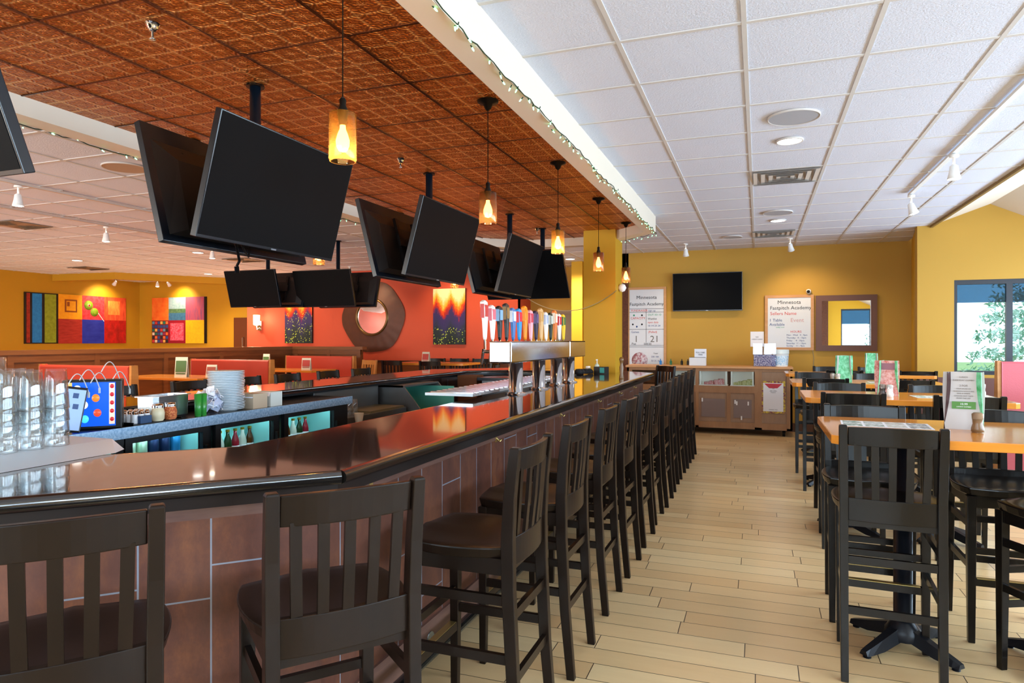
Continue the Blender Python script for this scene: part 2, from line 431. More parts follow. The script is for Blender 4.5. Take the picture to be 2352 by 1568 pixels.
# dining room to the west
MUSTW = M('alcove_paint', 'b8860f', .7)
struct(B(-15.75, 3, 0, -15.5, 13.4, 3.2).build('wall_west', MUSTW))
struct(B(-15.75, -4.3, 0, -15.5, 3, 3.2).build('wall_west_red', REDP))
struct(B(-15.6, 13.3, 0, -11.4, 13.45, 3.2).build('wall_alcove', MUSTW))
struct(B(-11.45, 12.8, 0, -11.3, 13.45, 3.2).build('wall_alcove_return', MUSTW))
struct(B(-11.46, 12.79, 0, -4.59, 12.95, 3.2).build('wall_red', REDP))
struct(B(-4.74, 12.8, 0, -4.59, 13.8, 3.2).build('wall_red_return', REDP))
struct(B(-4.6, 13.6, 0, -2.1, 13.75, 3.2).build('wall_corridor', MUST))
struct(B(-2.28, YW, 0, -2.16, 13.75, 3.2).build('wall_corridor_side', MUST))
# dropped header in front of the alcove
mb = MB(); P = [(-15.5, 10.95), (-13.7, 11.1), (-12.2, 13.3)]
for a, b in zip(P, P[1:]):
    d = (Vector(b) - Vector(a)).normalized(); n = Vector((-d.y, d.x)) * .12
    mb.prism([a, b, tuple(Vector(b) + n), tuple(Vector(a) + n)], 2.875, Zc)
struct(mb.build('beam_alcove', MUSTW))
# chair rail and dado under the red wall
struct(B(-11.3, 12.77, 0, -4.62, 12.8, 1.0).build('trim_4', BOOTHWOOD))
struct(B(-11.3, 12.75, 1.0, -4.62, 12.8, 1.05).build('trim_5', M('rail_wood', '3c2012', .4)))
struct(B(-2.26, 11.8, 0, 2.2, 11.83, .14).build('baseboard_far', M('baseboard_wood', '5a3a26', .5)))
# doors
d = thing('door_1', 'brown door in the yellow alcove wall', 'door', (-11.95, 13.27, 0)); del d['category']; d['kind'] = 'structure'
B(-.33, -.03, 0, .33, .03, 2.05).build('door_leaf', M('door_brown', '5a2c14', .4), d)
MB().tube([(.0, -.04, 1.32), (.0, -.1, 1.32), (0, -.1, 1.55), (.0, -.04, 1.55)], .012).build('door_handle', CHROME, d)
d = thing('door_2', 'grey-brown corridor door', 'door', (-3.3, 13.57, 0)); del d['category']; d['kind'] = 'structure'
B(-.75, -.03, 0, .5, .02, 2.05).build('door_leaf', M('door_taupe', '6d5a48', .5), d)
B(-.82, -.04, 2.05, .57, .03, 2.12).build('door_frame', M('door_frame_taupe', '7b6551', .5), d)
# columns
struct(B(-2.17, 8.62, 0, -1.745, 9.08, 3.0).build('column_bar', M('column_mustard', 'b8890f', .65)))
struct(B(-3.44, 12.7, 0, -3.22, 12.95, 3.03).build('column_corridor', MUST2))
struct(B(-2.28, 11.78, 0, -2.16, 11.83, 2.75).build('trim_6', M('dark_brick', '4a2a1c', .8, noise=((30, 30, 30), .2, '6d3d26'))))

# dropped ring over the bar (octagon) with recessed pressed-tin ceiling
def octo(x0, x1, y0, y1, c):
    return [(x1, y0 + c), (x1, y1 - c), (x1 - c, y1), (x0 + c, y1), (x0, y1 - c), (x0, y0 + c), (x0 + c, y0), (x1 - c, y0)]
oi = octo(-4.08, -1.332, 1.05, 9.15, .85); oo = octo(-4.25, -1.197, .9, 9.32, .92)
mb = MB(); n = 8
vs = [(p[0], p[1], 2.827) for p in oo] + [(p[0], p[1], 2.827) for p in oi] + [(p[0], p[1], 2.95) for p in oi] + [(p[0], p[1], Zc) for p in oo]
fs = []
for i in range(n):
    k = (i + 1) % n
    fs += [(i, k, 8 + k, 8 + i), (8 + i, 8 + k, 16 + k, 16 + i), (24 + i, 24 + k, k, i)]
mb.add(vs, fs)
struct(mb.build('ceiling_ring', CREAM))
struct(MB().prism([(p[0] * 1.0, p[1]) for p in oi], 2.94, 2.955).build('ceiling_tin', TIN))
mb = MB()
def clipy(xx):
    c = .85; x0, x1, y0, y1 = -4.08, -1.332, 1.05, 9.15
    e = max(0, c - (x1 - xx), c - (xx - x0)); return y0 + e, y1 - e
def clipx(yy):
    c = .85; x0, x1, y0, y1 = -4.08, -1.332, 1.05, 9.15
    e = max(0, c - (y1 - yy), c - (yy - y0)); return x0 + e, x1 - e
for k in range(5):
    xx = -1.83 - .61 * k
    if xx > -4.08: a, b = clipy(xx); mb.box(xx - .006, a, 2.933, xx + .006, b, 2.941)
for k in range(-3, 12):
    yy = 2.70 + .61 * k
    if 1.05 < yy < 9.15: a, b = clipx(yy); mb.box(a, yy - .005, 2.936, b, yy + .005, 2.941)
struct(mb.build('trim_7', M('tin_seam', '5b3420', .3, metal=.8)))

# fairy lights
def string_lights(pts, nb, label, side):
    t = thing('string_lights', label, 'string lights', pts[0], group='green fairy light strings on the dropped ring')
    o0 = Vector(pts[0]); path = []
    for a, b in zip(pts, pts[1:]):
        a, b = Vector(a), Vector(b); m = int((b - a).length / .09)
        for i in range(m):
            q = a.lerp(b, i / m); path.append(q + V(rnd.uniform(-.012, .004) * side, 0, rnd.uniform(-.014, .008)))
    path.append(Vector(pts[-1])); path = [p - o0 for p in path]
    MB().tube(path, .0035, 4).build('cable', GREENW, t)
    bm = MB().lathe([(.001, -.012), (.004, -.006), (.004, .006), (.001, .01)], seg=6); bd = None
    for i in range(nb):
        p = path[int((i + .5) * (len(path) - 1) / nb)]; q = p + V(side * rnd.uniform(-.025, .01), rnd.uniform(-.03, .03), rnd.uniform(-.03, -.005))
        if bd is None: bd = bm.build('bulb', GREENLED, t, loc=q); s0 = MB().cyl((0, 0, 0), (0, 0, .024), .003, .003, 5).build('bulb_socket', GREENW, bd)
        else:
            c = bd.copy(); COL.objects.link(c); c.parent = t; c.location = q; c.rotation_euler = (rnd.uniform(-1, 1), rnd.uniform(-1, 1), 0)
            e = s0.copy(); COL.objects.link(e); e.parent = c
    return t
string_lights([(-1.185, 1.6, 2.83), (-1.185, 8.4, 2.83), (-2.1, 9.33, 2.83)], 80, 'green fairy lights strung along the ring edge on the white-ceiling side', 1)
string_lights([(-4.26, 1.8, 2.83), (-4.26, 8.35, 2.83), (-3.3, 9.33, 2.83)], 48, 'green fairy lights strung along the ring edge on the dining-room side', -1)

# ================================================================== CEILING FITTINGS
def speaker(x, y, label, mat, r=.17):
    t = thing('ceiling_speaker', label, 'ceiling speaker', (x, y, Zc - .012), group='round ceiling speakers')
    MB().lathe([(r, .01), (r, 0), (r * .97, -.004), (r * .95, 0)], seg=32).build('rim', GRIDM, t)
    MB().lathe([(r * .95, .0), (.001, -.001)], seg=32).build('grille', mat, t)
GR = M('speaker_grille', 'a9abb4', .7); GR2 = M('speaker_grille_tan', 'b49a84', .7)
speaker(.227, 4.96, 'large round ceiling speaker before the square vent', GR)
speaker(.216, 8.62, 'round ceiling speaker in the middle tile column beyond the first vent', GR)
speaker(-.363, 10.43, 'small round ceiling speaker above the wall television', GR, .14)
speaker(-5.26, 4.37, 'tan round ceiling speaker beside the ring over the booths', GR2, .19)
def downlight(x, y, label, power, col=(1, .93, .82)):
    t = thing('recessed_light', label, 'ceiling light', (x, y, Zc - .012), group='recessed downlights')
    MB().lathe([(.1, .01), (.1, 0), (.09, -.004), (.088, .002)], seg=28).build('trim_ring', GRIDM, t)
    MB().lathe([(.088, .001), (.001, 0)], seg=28).build('lens', CANE, t)
    l = bpy.data.lights.new('downlight_lamp', 'SPOT'); l.energy = power; l.color = col; l.spot_size = R(140); l.spot_blend = 1; l.shadow_soft_size = .1
    o = bpy.data.objects.new('downlight_lamp', l); COL.objects.link(o); o.parent = t; o.location = (0, 0, -.03)
downlight(.225, 5.54, 'lit recessed downlight between the big speaker and the square vent', 40, (1, .97, .92))
downlight(.235, 9.19, 'lit recessed downlight between the two ceiling vents', 40, (1, .97, .92))
for x_, y_, lb in [(-12.27, 9.15, 'lit recessed downlight beyond the tracks near the alcove'), (-9.19, 9.06, 'lit recessed downlight over the booths behind the twin hanging televisions'),
                   (-11.94, 12.07, 'lit recessed downlight in front of the red wall by the alcove corner'), (-3.33, 12.2, 'lit recessed downlight in the corridor behind the bar')]:
    downlight(x_, y_, lb, 380, (1, .85, .68))
def vent(x, y, w_, d_, label, tan=False):
    t = thing('ceiling_vent', label, 'ceiling vent', (x, y, Zc - .02), group='square ceiling air vents')
    m1 = M('vent_metal', 'd8d2cc', .5) if not tan else M('vent_metal_tan', 'b89878', .5)
    mb = MB()
    for k in range(4):
        a, b = w_ / 2 * (1 - .24 * k), d_ / 2 * (1 - .24 * k); e = .035; z0 = .004 + .0 * k
        for (x0, y0, x1, y1) in ((-a, -b, a, -b + e), (-a, b - e, a, b), (-a, -b, -a + e, b), (a - e, -b, a, b)):
            mb.add([(x0, y0, -.004), (x1, y0, -.004), (x1, y1, .012), (x0, y1, .012)], [(0, 1, 2, 3)])
    mb.build('louvres', m1, t)
    B(-w_ / 2, -d_ / 2, .013, w_ / 2, d_ / 2, .018).build('backing', M('vent_dark', '9a928c', .8), t)
vent(.235, 6.73, .56, .56, 'square stepped ceiling vent beyond the big speaker')
vent(.2, 10.3, .56, .56, 'square stepped ceiling vent next to the lit track head')
for x_, y_, lb in [(-9.22, 6.05, 'tan square vent beyond the second lighting track'), (-13.4, 10.24, 'tan square vent close to the alcove header'), (-9.22, 10.2, 'tan square vent behind the hanging televisions')]:
    vent(x_, y_, .56, .56, lb, True)

def spot_head(x, y, z, label, power, col, aim=(0, 0, -1), grp='white track spotlights'):
    t = thing('track_spotlight', label, 'spotlight', (x, y, z), group=grp)
    a = Vector(aim).normalized(); p = V(0, 0, -.11)
    MB().cyl((0, 0, 0), (0, 0, -.02), .035, .035, 12).cyl((0, 0, -.02), (0, 0, -.09), .009, .009, 8).build('stem', WHITE, t)
    q = a.to_track_quat('-Z', 'Y').to_euler()
    hd = MB().lathe([(.012, .035), (.03, .02), (.036, -.03), (.05, -.085), (.047, -.085), (.033, -.03)], seg=18, cap=False).build('head', WHITE, t, loc=p, rot=q)
    MB().lathe([(.044, -.075), (.03, -.088), (.001, -.092)], seg=18).build('lamp', SPOTE, hd)
    l = bpy.data.lights.new('spot_lamp', 'SPOT'); l.energy = power; l.color = col; l.spot_size = R(110); l.spot_blend = .8; l.shadow_soft_size = .04
    o = bpy.data.objects.new('spot_lamp', l); COL.objects.link(o); o.parent = hd; o.location = (0, 0, -.11)
def track(x, y0, y1, label, mat):
    t = thing('lighting_track', label, 'lighting track', (x, y0, Zc - .035), group='ceiling lighting tracks')
    B(-.018, 0, 0, .018, y1 - y0, .022).build('rail', mat, t)
    mb = MB()
    k = .4
    while k < y1 - y0: B(-.03, k, .02, .03, k + .02, .034).build('clip', mat, t); k += 1.2
track(1.475, 3.0, 7.95, 'white lighting track on the ceiling along the window bay', WHITE)
TT = M('track_tan', 'c9b8ac', .6)
track(-6.7, 2.0, 9.0, 'pale lighting track, the one closer to the bar ring', TT)
track(-8.05, 2.0, 9.5, 'pale lighting track, the one over the booths', TT)
WARM = (1, .78, .52)
spot_head(1.475, 6.27, 2.985, 'lit white spotlight midway on the window-bay track', 30, (1, .85, .65))
spot_head(1.475, 7.87, 2.985, 'white spotlight at the end of the window-bay track', 30, (1, .85, .65), (.3, 0, -1))
spot_head(-6.7, 4.4, 2.985, 'lit spotlight on the track closer to the bar ring', 200, WARM)
spot_head(-8.05, 6.4, 2.985, 'lit spotlight on the track over the booths', 200, WARM)
spot_head(-8.42, 8.6, 3.03, 'small lit spotlight over the booths behind the big hanging television', 120, WARM)
spot_head(-1.09, 10.98, 3.03, 'single white spotlight above the wall television', 25, (1, .8, .5), (0, .4, -1))
spot_head(.45, 10.9, 3.03, 'glaring lit spotlight above the menu board wall', 45, (1, .75, .45), (.2, .6, -1))
spot_head(-14.9, 12.1, 3.03, 'lit alcove spotlight aimed at the painting with the olives', 60, (1, .8, .42), (-1, .1, -1))
spot_head(-14.2, 12.7, 3.03, 'small unlit-looking spotlight between the two alcove lamps', 25, (1, .8, .42), (0, 0, -1))
spot_head(-13.9, 12.75, 3.03, 'lit alcove spotlight aimed at the six-square painting', 60, (1, .8, .42), (-.1, 1, -1))
for x_, lb in ((-10, 'ceiling spotlight washing the blue forest canvas'), (-8.0, 'ceiling spotlight washing the sunburst mirror'), (-6.1, 'ceiling spotlight washing the flame forest canvas'), (-5.0, 'ceiling spotlight washing the red wall corner')):
    spot_head(x_, 11.9, 3.03, lb, 45, (1, .72, .42), (0, .8, -1), 'spotlights washing the red wall')
def sprinkler(x, y, label):
    t = thing('sprinkler_head', label, 'sprinkler', (x, y, 2.94), group='chrome sprinklers in the tin ceiling'); t.scale = (.7, .7, .7)
    MB().lathe([(.045, 0), (.035, -.03), (.02, -.05), (.012, -.055)], seg=16).build('escutcheon', CHROME, t)
    MB().cyl((0, 0, -.05), (0, 0, -.1), .008, .008, 8).lathe([(.001, -.1), (.02, -.1), (.02, -.104), (.001, -.104)], seg=10).build('deflector', CHROME, t)
sprinkler(-2.67, 4.68, 'chrome sprinkler between the first and second television masts')
sprinkler(-2.59, 2.29, 'chrome sprinkler before the first television mast')
sprinkler(-2.68, 8.2, 'chrome sprinkler next to the last television mast')

# ================================================================== TELEVISIONS
def tv(name_, W_, H_, c, rz, tilt, label, group, bracket=True):
    t = thing('television', label, 'television', c, rz, group, rx=tilt)
    B(-W_ / 2, -.02, -H_ / 2, W_ / 2, .018, H_ / 2).build('bezel', M('tv_bezel', '10151c', .25, spec=.6), t, bevel=.003)
    B(-W_ / 2 + .008, -.0215, -H_ / 2 + .016, W_ / 2 - .008, -.0195, H_ / 2 - .008).build('screen', SCREEN, t)
    mb = MB().add([(-W_ * .46, .018, -H_ * .44), (W_ * .46, .018, -H_ * .44), (W_ * .46, .018, H_ * .36), (-W_ * .46, .018, H_ * .36),
                   (-W_ * .38, .06, -H_ * .40), (W_ * .38, .06, -H_ * .40), (W_ * .36, .06, H_ * .2), (-W_ * .36, .06, H_ * .2)],
                  [(0, 1, 5, 4), (1, 2, 6, 5), (2, 3, 7, 6), (3, 0, 4, 7), (4, 5, 6, 7)])
    mb.build('back_cover', TVBACK, t)
    for a in (-.42, -.3, .3, .42):
        for b in (-.34, .3): MB().cyl((a * W_, .0185, b * H_), (a * W_, .035, b * H_), .006, .006, 8).build('screw', BLACK, t)
    MB().box(-.02, -.024, -H_ / 2 + .003, .02, -.0205, -H_ / 2 + .011).build('badge', M('tv_badge', '8a8f98', .3, metal=.8), t)
    if bracket:
        MB().box(-.17, .06, -.2, -.13, .085, .2).box(.13, .06, -.2, .17, .085, .2).box(-.2, .085, -.05, .2, .1, .05).build('bracket', BLACK, t)
    return t
def mast(x, y, z0, label, zt=2.94, arms=()):
    t = thing('television_mast', label, 'television mount', (x, y, z0), group='black ceiling masts holding televisions')
    MB().cyl((0, 0, 0), (0, 0, zt - z0 - .01), .03, .03, 16).build('pole', M('mast_blue_black', '14202e', .3, metal=.4), t)
    MB().cyl((0, 0, zt - z0 - .012), (0, 0, zt - z0), .05, .05, 20).build('ceiling_plate', BLACK, t)
    for a in arms: MB().box(*a).build('arm', BLACK, t)
T = R(15)
names = ['first', 'second', 'third']
for i, yy in enumerate((3.03, 5.06, 6.98)):
    tv('', 1.09, .62, (-2.475, yy, 2.30), PI / 2, T, f'black television facing the stool aisle on the {names[i]} mast', 'televisions hung back to back over the bar')
    tv('', 1.12, .64, (-2.875, yy + (.05 if i == 0 else 0), 2.30), -PI / 2, T, f'black television facing the dining room, its back seen, on the {names[i]} mast', 'televisions hung back to back over the bar')
    mast(-2.675, yy + (.02, .12, .2)[i], 2.1, f'black ceiling mast between the {names[i]} pair of televisions', 2.94, [(-.115, -.05, .12, .115, .05, .3)])
tv('', 1.09, .66, (-2.73, 7.83, 2.30), 0, R(33), 'black television hung across the end of the row, facing the near bar end', 'televisions hung back to back over the bar')
mast(-2.62, 8.25, 2.2, 'black ceiling mast at the end of the television row', 2.94, [(-.05, -.3, 0, .05, .02, .08)])
tv('', 1.09, .62, (-2.63, 1.30, 2.30), 0, R(20), 'black television hung before the others, facing away from them', 'televisions hung back to back over the bar')
mast(-2.72, 1.47, 2.2, 'black ceiling mast of the television hung before the others', 2.94, [(-.05, -.1, 0, .05, .02, .1)])
for i, (xx, yy, W_) in enumerate(((-7.24, 8.2, .95), (-6.2, 8.55, 1.03))):
    s_ = ('farther from', 'closer to')[i]
    tv('', W_, .57, (xx, yy, 2.28), 0, R(15), f'smaller black television over the booths, the one {s_} the bar', 'televisions hung over the booths')
    tv('', W_, .57, (xx + .17, yy + .44, 2.28), PI, R(15), f'back-to-back television turned to the red wall, the one {s_} the bar', 'televisions hung over the booths')
    mast(xx + .1, yy + .22, 2.2, f'slim black mast holding the booth televisions {s_} the bar', 3.03, [(-.1, -.1, 0, .1, .1, .1)])
t = tv('', 1.13, .645, (-.815, 11.735, 2.31), 0, R(2), 'flat black television mounted on the mustard wall', None, False)
MB().box(-.2, .02, -.1, .2, .05, .1).build('wall_bracket', BLACK, t)

# ================================================================== PENDANTS
def pendant(x, y, glass, label, power=9):
    t = thing('pendant_lamp', label, 'pendant lamp', (x, y, 2.94), group='glass jar pendants around the bar')
    BR = M('dark_bronze', '1d1712', .35, metal=.7)
    MB().lathe([(.065, 0), (.062, -.012), (.03, -.022), (.018, -.05), (.006, -.06)], seg=24).build('canopy', BR, t)
    MB().cyl((0, 0, -.05), (0, 0, -.5), .0028, .0028, 6).build('cord', BR, t)
    MB().lathe([(.006, -.49), (.014, -.5), (.012, -.52), (.022, -.545), (.02, -.56), (.014, -.6), (.001, -.6)], seg=16).build('socket', BR, t)
    MB().lathe([(.02, -.553), (.05, -.553), (.054, -.557), (.054, -.735), (.05, -.742), (.046, -.742)], seg=28, cap=False).build('glass_shade', glass, t)
    bb = MB().lathe([(.001, -.705), (.016, -.70), (.026, -.68), (.027, -.66), (.02, -.635), (.012, -.615), (.011, -.598)], seg=16).build('bulb', BULB, t)
    l = bpy.data.lights.new('pendant_light', 'POINT'); l.energy = power; l.color = (1, .58, .25); l.shadow_soft_size = .03
    o = bpy.data.objects.new('pendant_light', l); COL.objects.link(o); o.parent = t; o.location = (0, 0, -.71)
PY = (2.23, 3.73, 5.23, 6.7, 8.2); on = ['first', 'second', 'third', 'fourth', 'fifth']
for i, yy in enumerate(PY):
    pendant(-1.53, yy, (AMBER, SMOKE, AMBER, SMOKE, SMOKE)[i], f'jar pendant over the stool side of the bar, {on[i]} from the bent bar end')
for i, yy in enumerate(PY[1:]):
    pendant(-3.85, yy, SMOKE, f'jar pendant over the dining-room side of the bar, {on[i + 1]} from the bent bar end')

# ================================================================== BAR
H_BAR = 1.07
def off(t): return octo(-4.5 + t, -1.27 - t, 1.01 + t, 9.6 - t, .85 - t * .586)
bar = thing('bar_counter', 'long octagonal bar with glossy dark stone top and bronze plank front', 'bar counter', (-2.9, 5.3, 0))
BO = (-2.9, 5.3, 0)
def ringprism(o_, i_, z0, z1):
    m = len(o_); mb = MB()
    vs = [(p[0], p[1], z) for z in (z0, z1) for p in o_] + [(p[0], p[1], z) for z in (z0, z1) for p in i_]
    fs = []
    for i in range(m):
        k = (i + 1) % m
        fs += [(m + i, m + k, 3 * m + k, 3 * m + i), (i, 2 * m + i, 2 * m + k, k), (i, k, m + k, m + i), (2 * m + i, 3 * m + i, 3 * m + k, 2 * m + k)]
    return mb.add(vs, fs)
ringprism(off(.02), off(.69), 1.03, H_BAR).build('countertop', GRANITE, bar, shift=BO)
mb = MB()
for t_, zz, rr in ((.02, 1.048, .0235), (.69, 1.058, .013)):
    P = off(t_); mb.tube([(p[0], p[1], zz) for p in P + P[:1]], rr, 12)
mb.build('bullnose_edge', EDGE, bar, shift=BO)
ringprism(off(.035), off(.075), .985, 1.03).build('edge_moulding', M('moulding_wood', '1d1310', .5, spec=.3), bar, shift=BO)
ringprism(off(.08), off(.6), 1.0, 1.03).build('underside', DARKIN, bar, shift=BO)
po = off(.13); pin = off(.23)
def facebox(a, b, z0, z1, d0, d1):
    """box on the face a->b, thickness from d0 (outside) to d1 (inside)"""
    a, b = Vector(a), Vector(b); L_ = (b - a).length; ang = math.atan2(b.y - a.y, b.x - a.x)
    return B(-L_ / 2, d0, z0, L_ / 2, d1, z1), ((a.x + b.x) / 2 - BO[0], (a.y + b.y) / 2 - BO[1], 0), (0, 0, ang)
for i in range(8):
    a, b = po[i], po[(i + 1) % 8]
    for nm, z0, z1, d0, mt in (('front_panel', .235, .93, 0, PANEL), ('apron', .93, .99, -.004, APRON), ('base_board', .1, .235, -.012, APRON), ('toe_kick', 0, .1, .07, DARKIN)):
        m_, l_, r_ = facebox(a, b, z0, z1, d0, .1); m_.build(nm, mt, bar, l_, r_)
STLB = M('foot_rail_steel', '9fb0c0', .22, metal=1)
P = off(.0); MB().tube([(p[0], p[1], .2) for p in P + P[:1]], .022, 12).build('foot_rail', STLB, bar, shift=BO)
for yy in (2.7, 4.2, 5.7, 7.2, 8.5):
    MB().tube([(-1.40, yy, .15), (-1.36, yy, .13), (-1.28, yy, .18)], .011, 8).cyl((-1.40, yy, .15), (-1.385, yy, .15), .035, .035, 14).tube([(-1.28, yy, .18), (-1.27, yy, 0)], .009, 8).build('rail_bracket', STLB, bar, shift=BO)
hk = MB().box(-.012, -.006, -.035, .012, 0, .035)
hk.tube([(0, -.004, .02), (0, -.03, .012), (0, -.05, .028), (0, -.055, .045)], .0045, 6).tube([(0, -.004, -.015), (0, -.025, -.03), (0, -.035, -.018)], .0045, 6)
h0 = hk.build('coat_hook', BRASS, bar, (-1.40 - BO[0], 2.22 - BO[1], .955), (0, 0, PI / 2), label='brass coat hook')
for yy in (3.53, 4.85, 6.1, 7.1, 8.0):
    c = h0.copy(); COL.objects.link(c); c.location = (-1.40 - BO[0], yy - BO[1], .955)
c = h0.copy(); COL.objects.link(c); c.location = (-1.80 - BO[0], 1.555 - BO[1], .955); c.rotation_euler = (0, 0, PI / 4 )
struct(MB().prism(off(.33), 0.001, .006).build('floor_bar', BROWNF))

# ---- back-bar cooler under the dining-room side
YC0, YC1, XF, XB = 2.25, 5.16, -3.45, -4.12
cool = thing('bar_cooler', 'black back-bar cooler with three glass doors and steel-edged top', 'cooler', (-3.8, 3.7, 0)); CO = (-3.8, 3.7, 0)
TEAL = M('cooler_lining', '9fe3df', .5); 
mb = MB().box(XB, YC0, 0, XF - .04, YC1, .14).box(XB, YC0, .94, XF - .04, YC1, .955).box(XB, YC0, .14, XB + .03, YC1, .94)
drs = [(2.28, 2.86), (2.87, 3.5), (3.56, 4.19), (4.26, 4.96)]
for yy in (YC0, 2.85, 3.51, 4.20, 4.97): mb.box(XB, yy, .14, XF - .04, yy + (.19 if yy == 4.97 else .045), .94)
mb.build('cabinet', DARKIN, cool, shift=CO)
mb = MB().box(XB, YC0 - .02, .955, XF - .012, YC1 + .02, .985); mb.build('worktop', M('worktop_black', '221d1b', .25), cool, shift=CO)
MB().box(XF - .012, YC0 - .02, .925, XF, YC1 + .02, .99).build('steel_edge', M('speckled_steel_edge', '7fa6cc', .4, metal=.55, noise=((60, 60, 60), .12, 'b4d2ec')), cool, shift=CO)
LMP = M('cooler_tube', (.7, 1, 1), .5, emit=14, ecol=(.6, .97, 1))
for i, (a, b) in enumerate(drs):
    mb = MB(); mb.box(XB + .03, a + .04, .145, XB + .035, b - .03, .935)
    mb.box(XB + .03, a + .04, .145, XF - .05, a + .045, .935).box(XB + .03, b - .05, .145, XF - .05, b - .045, .935)
    mb.build('lining', TEAL, cool, shift=CO)
    MB().cyl((XB + .1, b - .075, .2), (XB + .1, b - .075, .9), .012, .012, 8).box(XF - .09, a + .06, .915, XF - .07, b - .08, .93).build('tube_light', LMP, cool, shift=CO)
    for zz in ((.40, .745) if i == 1 else (.35, .60)): B(XB + .04, a + .05, zz, XF - .08, b - .06, zz + .008).build('wire_shelf', STEEL, cool, shift=CO)
    dr = MB().box(XF - .04, a, .16, XF - .005, b, .21).box(XF - .04, a, .89, XF - .005, b, .924).box(XF - .038, a + .001, .161, XF - .007, a + .05, .915).box(XF - .038, b - .05, .161, XF - .007, b - .001, .915).build('door', DARKIN, cool, shift=CO)
    B(XF - .025, a + .045, .2, XF - .02, b - .045, .895).build('door_glass', PANE, dr, shift=CO)
    B(XF - .005, b - .04, .45, XF + .02, b - .02, .8).build('handle', BLACK, dr, shift=CO)
# cans and bottles in the cooler
def can(col_, lid='c9ccd0'):
    mb = MB().lathe([(.028, 0), (.033, .008), (.033, .11), (.027, .122), (.026, .12), (.001, .118)], seg=18)
    return mb, M('can_' + col_, col_, .3, metal=.5)
cancols = [('cfe6c8', 'pale green'), ('24355e', 'navy blue'), ('2f8fd0', 'sky blue'), ('6fae5a', 'leaf green'), ('c8c8cc', 'silver'), ('a8262c', 'dark red')]
protos = {}; NUMW0 = ['first', 'second', 'third', 'fourth', 'fifth', 'sixth', 'seventh']
def drink(kind, x, y, z, label, grp):
    if kind not in protos:
        if kind < 10:
            mb, m = can(cancols[kind][0]); t = thing('drink_can', label, 'drink can', (x, y, z), group=grp); mb.build('body', m, t)
            MB().lathe([(.0265, .1205), (.0255, .1235), (.001, .1225)], seg=18).build('lid', STEEL, t)
        else:
            gc = {10: '1e3a1c', 11: '5a2f10', 12: '9a2030', 13: 'd8d8cc'}[kind]
            t = thing('beer_bottle', label, 'bottle', (x, y, z), group=grp)
            MB().lathe([(.029, 0), (.03, .005), (.03, .13), (.024, .16), (.013, .19), (.012, .225), (.001, .225)], seg=16).build('glass_body', M('bot_' + gc, gc, .12), t)
            MB().lathe([(.0305, .045), (.0307, .045), (.0307, .105), (.0305, .105)], seg=16, cap=False).build('paper_label', PAPER, t)
            MB().lathe([(.015, .215), (.015, .23), (.001, .23)], seg=12).build('cap', M('cap_gold', 'c7a23c', .3, metal=.8), t)
        protos[kind] = t; return t
    return dup(protos[kind], (x, y, z), None, label, grp)
kc = [3, 0, 0, 1, 1, 2]
for j, k in enumerate(kc):
    for dpt in (0, 1):
        drink(k, -3.62 - .12 * dpt, 2.95 + j * .085, .754, f'{NUMW0[j]} can behind the first visible cooler door, {cancols[k][1]}, ' + ('front row' if dpt == 0 else 'rear row'), f'{cancols[k][1]} cans in the cooler, row {"one" if dpt == 0 else "two"}')
kb = [4, 10, 13, 10, 12, 13, 11]
for j, k in enumerate(kb):
    nm = {4: 'silver can', 10: 'dark green bottle', 13: 'clear bottle', 12: 'red bottle', 11: 'brown bottle'}[k]
    drink(k, -3.66, 3.66 + j * .075, .609, f'{NUMW0[j]} drink behind the middle cooler door, a {nm}', f'{nm}s behind the middle cooler door')
for j, k in enumerate([13, 10, 11, 13, 10, 12]):
    nm = {10: 'dark green bottle', 13: 'clear bottle', 12: 'red bottle', 11: 'brown bottle'}[k]
    drink(k, -3.66, 4.38 + j * .08, .609, f'{NUMW0[j]} drink behind the last cooler door, a {nm}', f'{nm}s behind the last cooler door')

# ---- steel sink unit and ice bin further along
ST2 = M('dull_steel', '7d7f80', .35, metal=.85)
t = thing('sink_cabinet', 'dull steel undercounter cabinet beside the cooler', 'cabinet', (-3.75, 5.75, 0)); CO = (-3.75, 5.75, 0)
MB().box(-4.1, 5.22, 0, -3.55, 6.35, .78).box(-4.1, 5.22, .78, -3.9, 6.35, 1.0).build('body', ST2, t, shift=CO, bevel=.004)
MB().box(-3.9, 5.65, .78, -3.555, 6.3, .80).build('drain_shelf', M('khaki_shelf', '8d8060', .4, metal=.5), t, shift=CO)
t = thing('ice_bin', 'steel ice bin with a sloping open front and teal lining', 'ice bin', (-3.6, 6.75, 0)); CO = (-3.6, 6.75, 0)
mb = MB(); y0, y1 = 6.4, 7.25
prof = [(-4.1, 0), (-3.3, 0), (-3.3, .62), (-3.62, 1.0), (-4.1, 1.0)]
for ya, yb in ((y0, y0 + .02), (y1 - .02, y1)):
    vs = [(p[0], ya, p[1]) for p in prof] + [(p[0], yb, p[1]) for p in prof]; m = 5
    mb.add(vs, [tuple(range(5)), tuple(range(9, 4, -1))] + [(i, 5 + i, 5 + (i + 1) % 5, (i + 1) % 5) for i in range(5)])
mb.box(-3.32, y0, 0, -3.3, y1, .62).box(-4.1, y0, 0, -4.08, y1, 1.0).box(-4.1, y0, .98, -3.62, y1, 1.0)
mb.build('shell', ST2, t, shift=CO)
MB().box(-4.07, y0 + .02, .3, -4.05, y1 - .02, .98).box(-4.05, y0 + .02, .3, -3.33, y1 - .02, .32).box(-4.05, y1 - .04, .3, -3.4, y1 - .021, .95).build('lining', M('teal_lining', '5fb8a8', .35), t, shift=CO)
t = thing('service_station', 'black-topped steel service station across the closed bar end', 'cabinet', (-3.0, 8.4, 0)); CO = (-3.0, 8.4, 0)
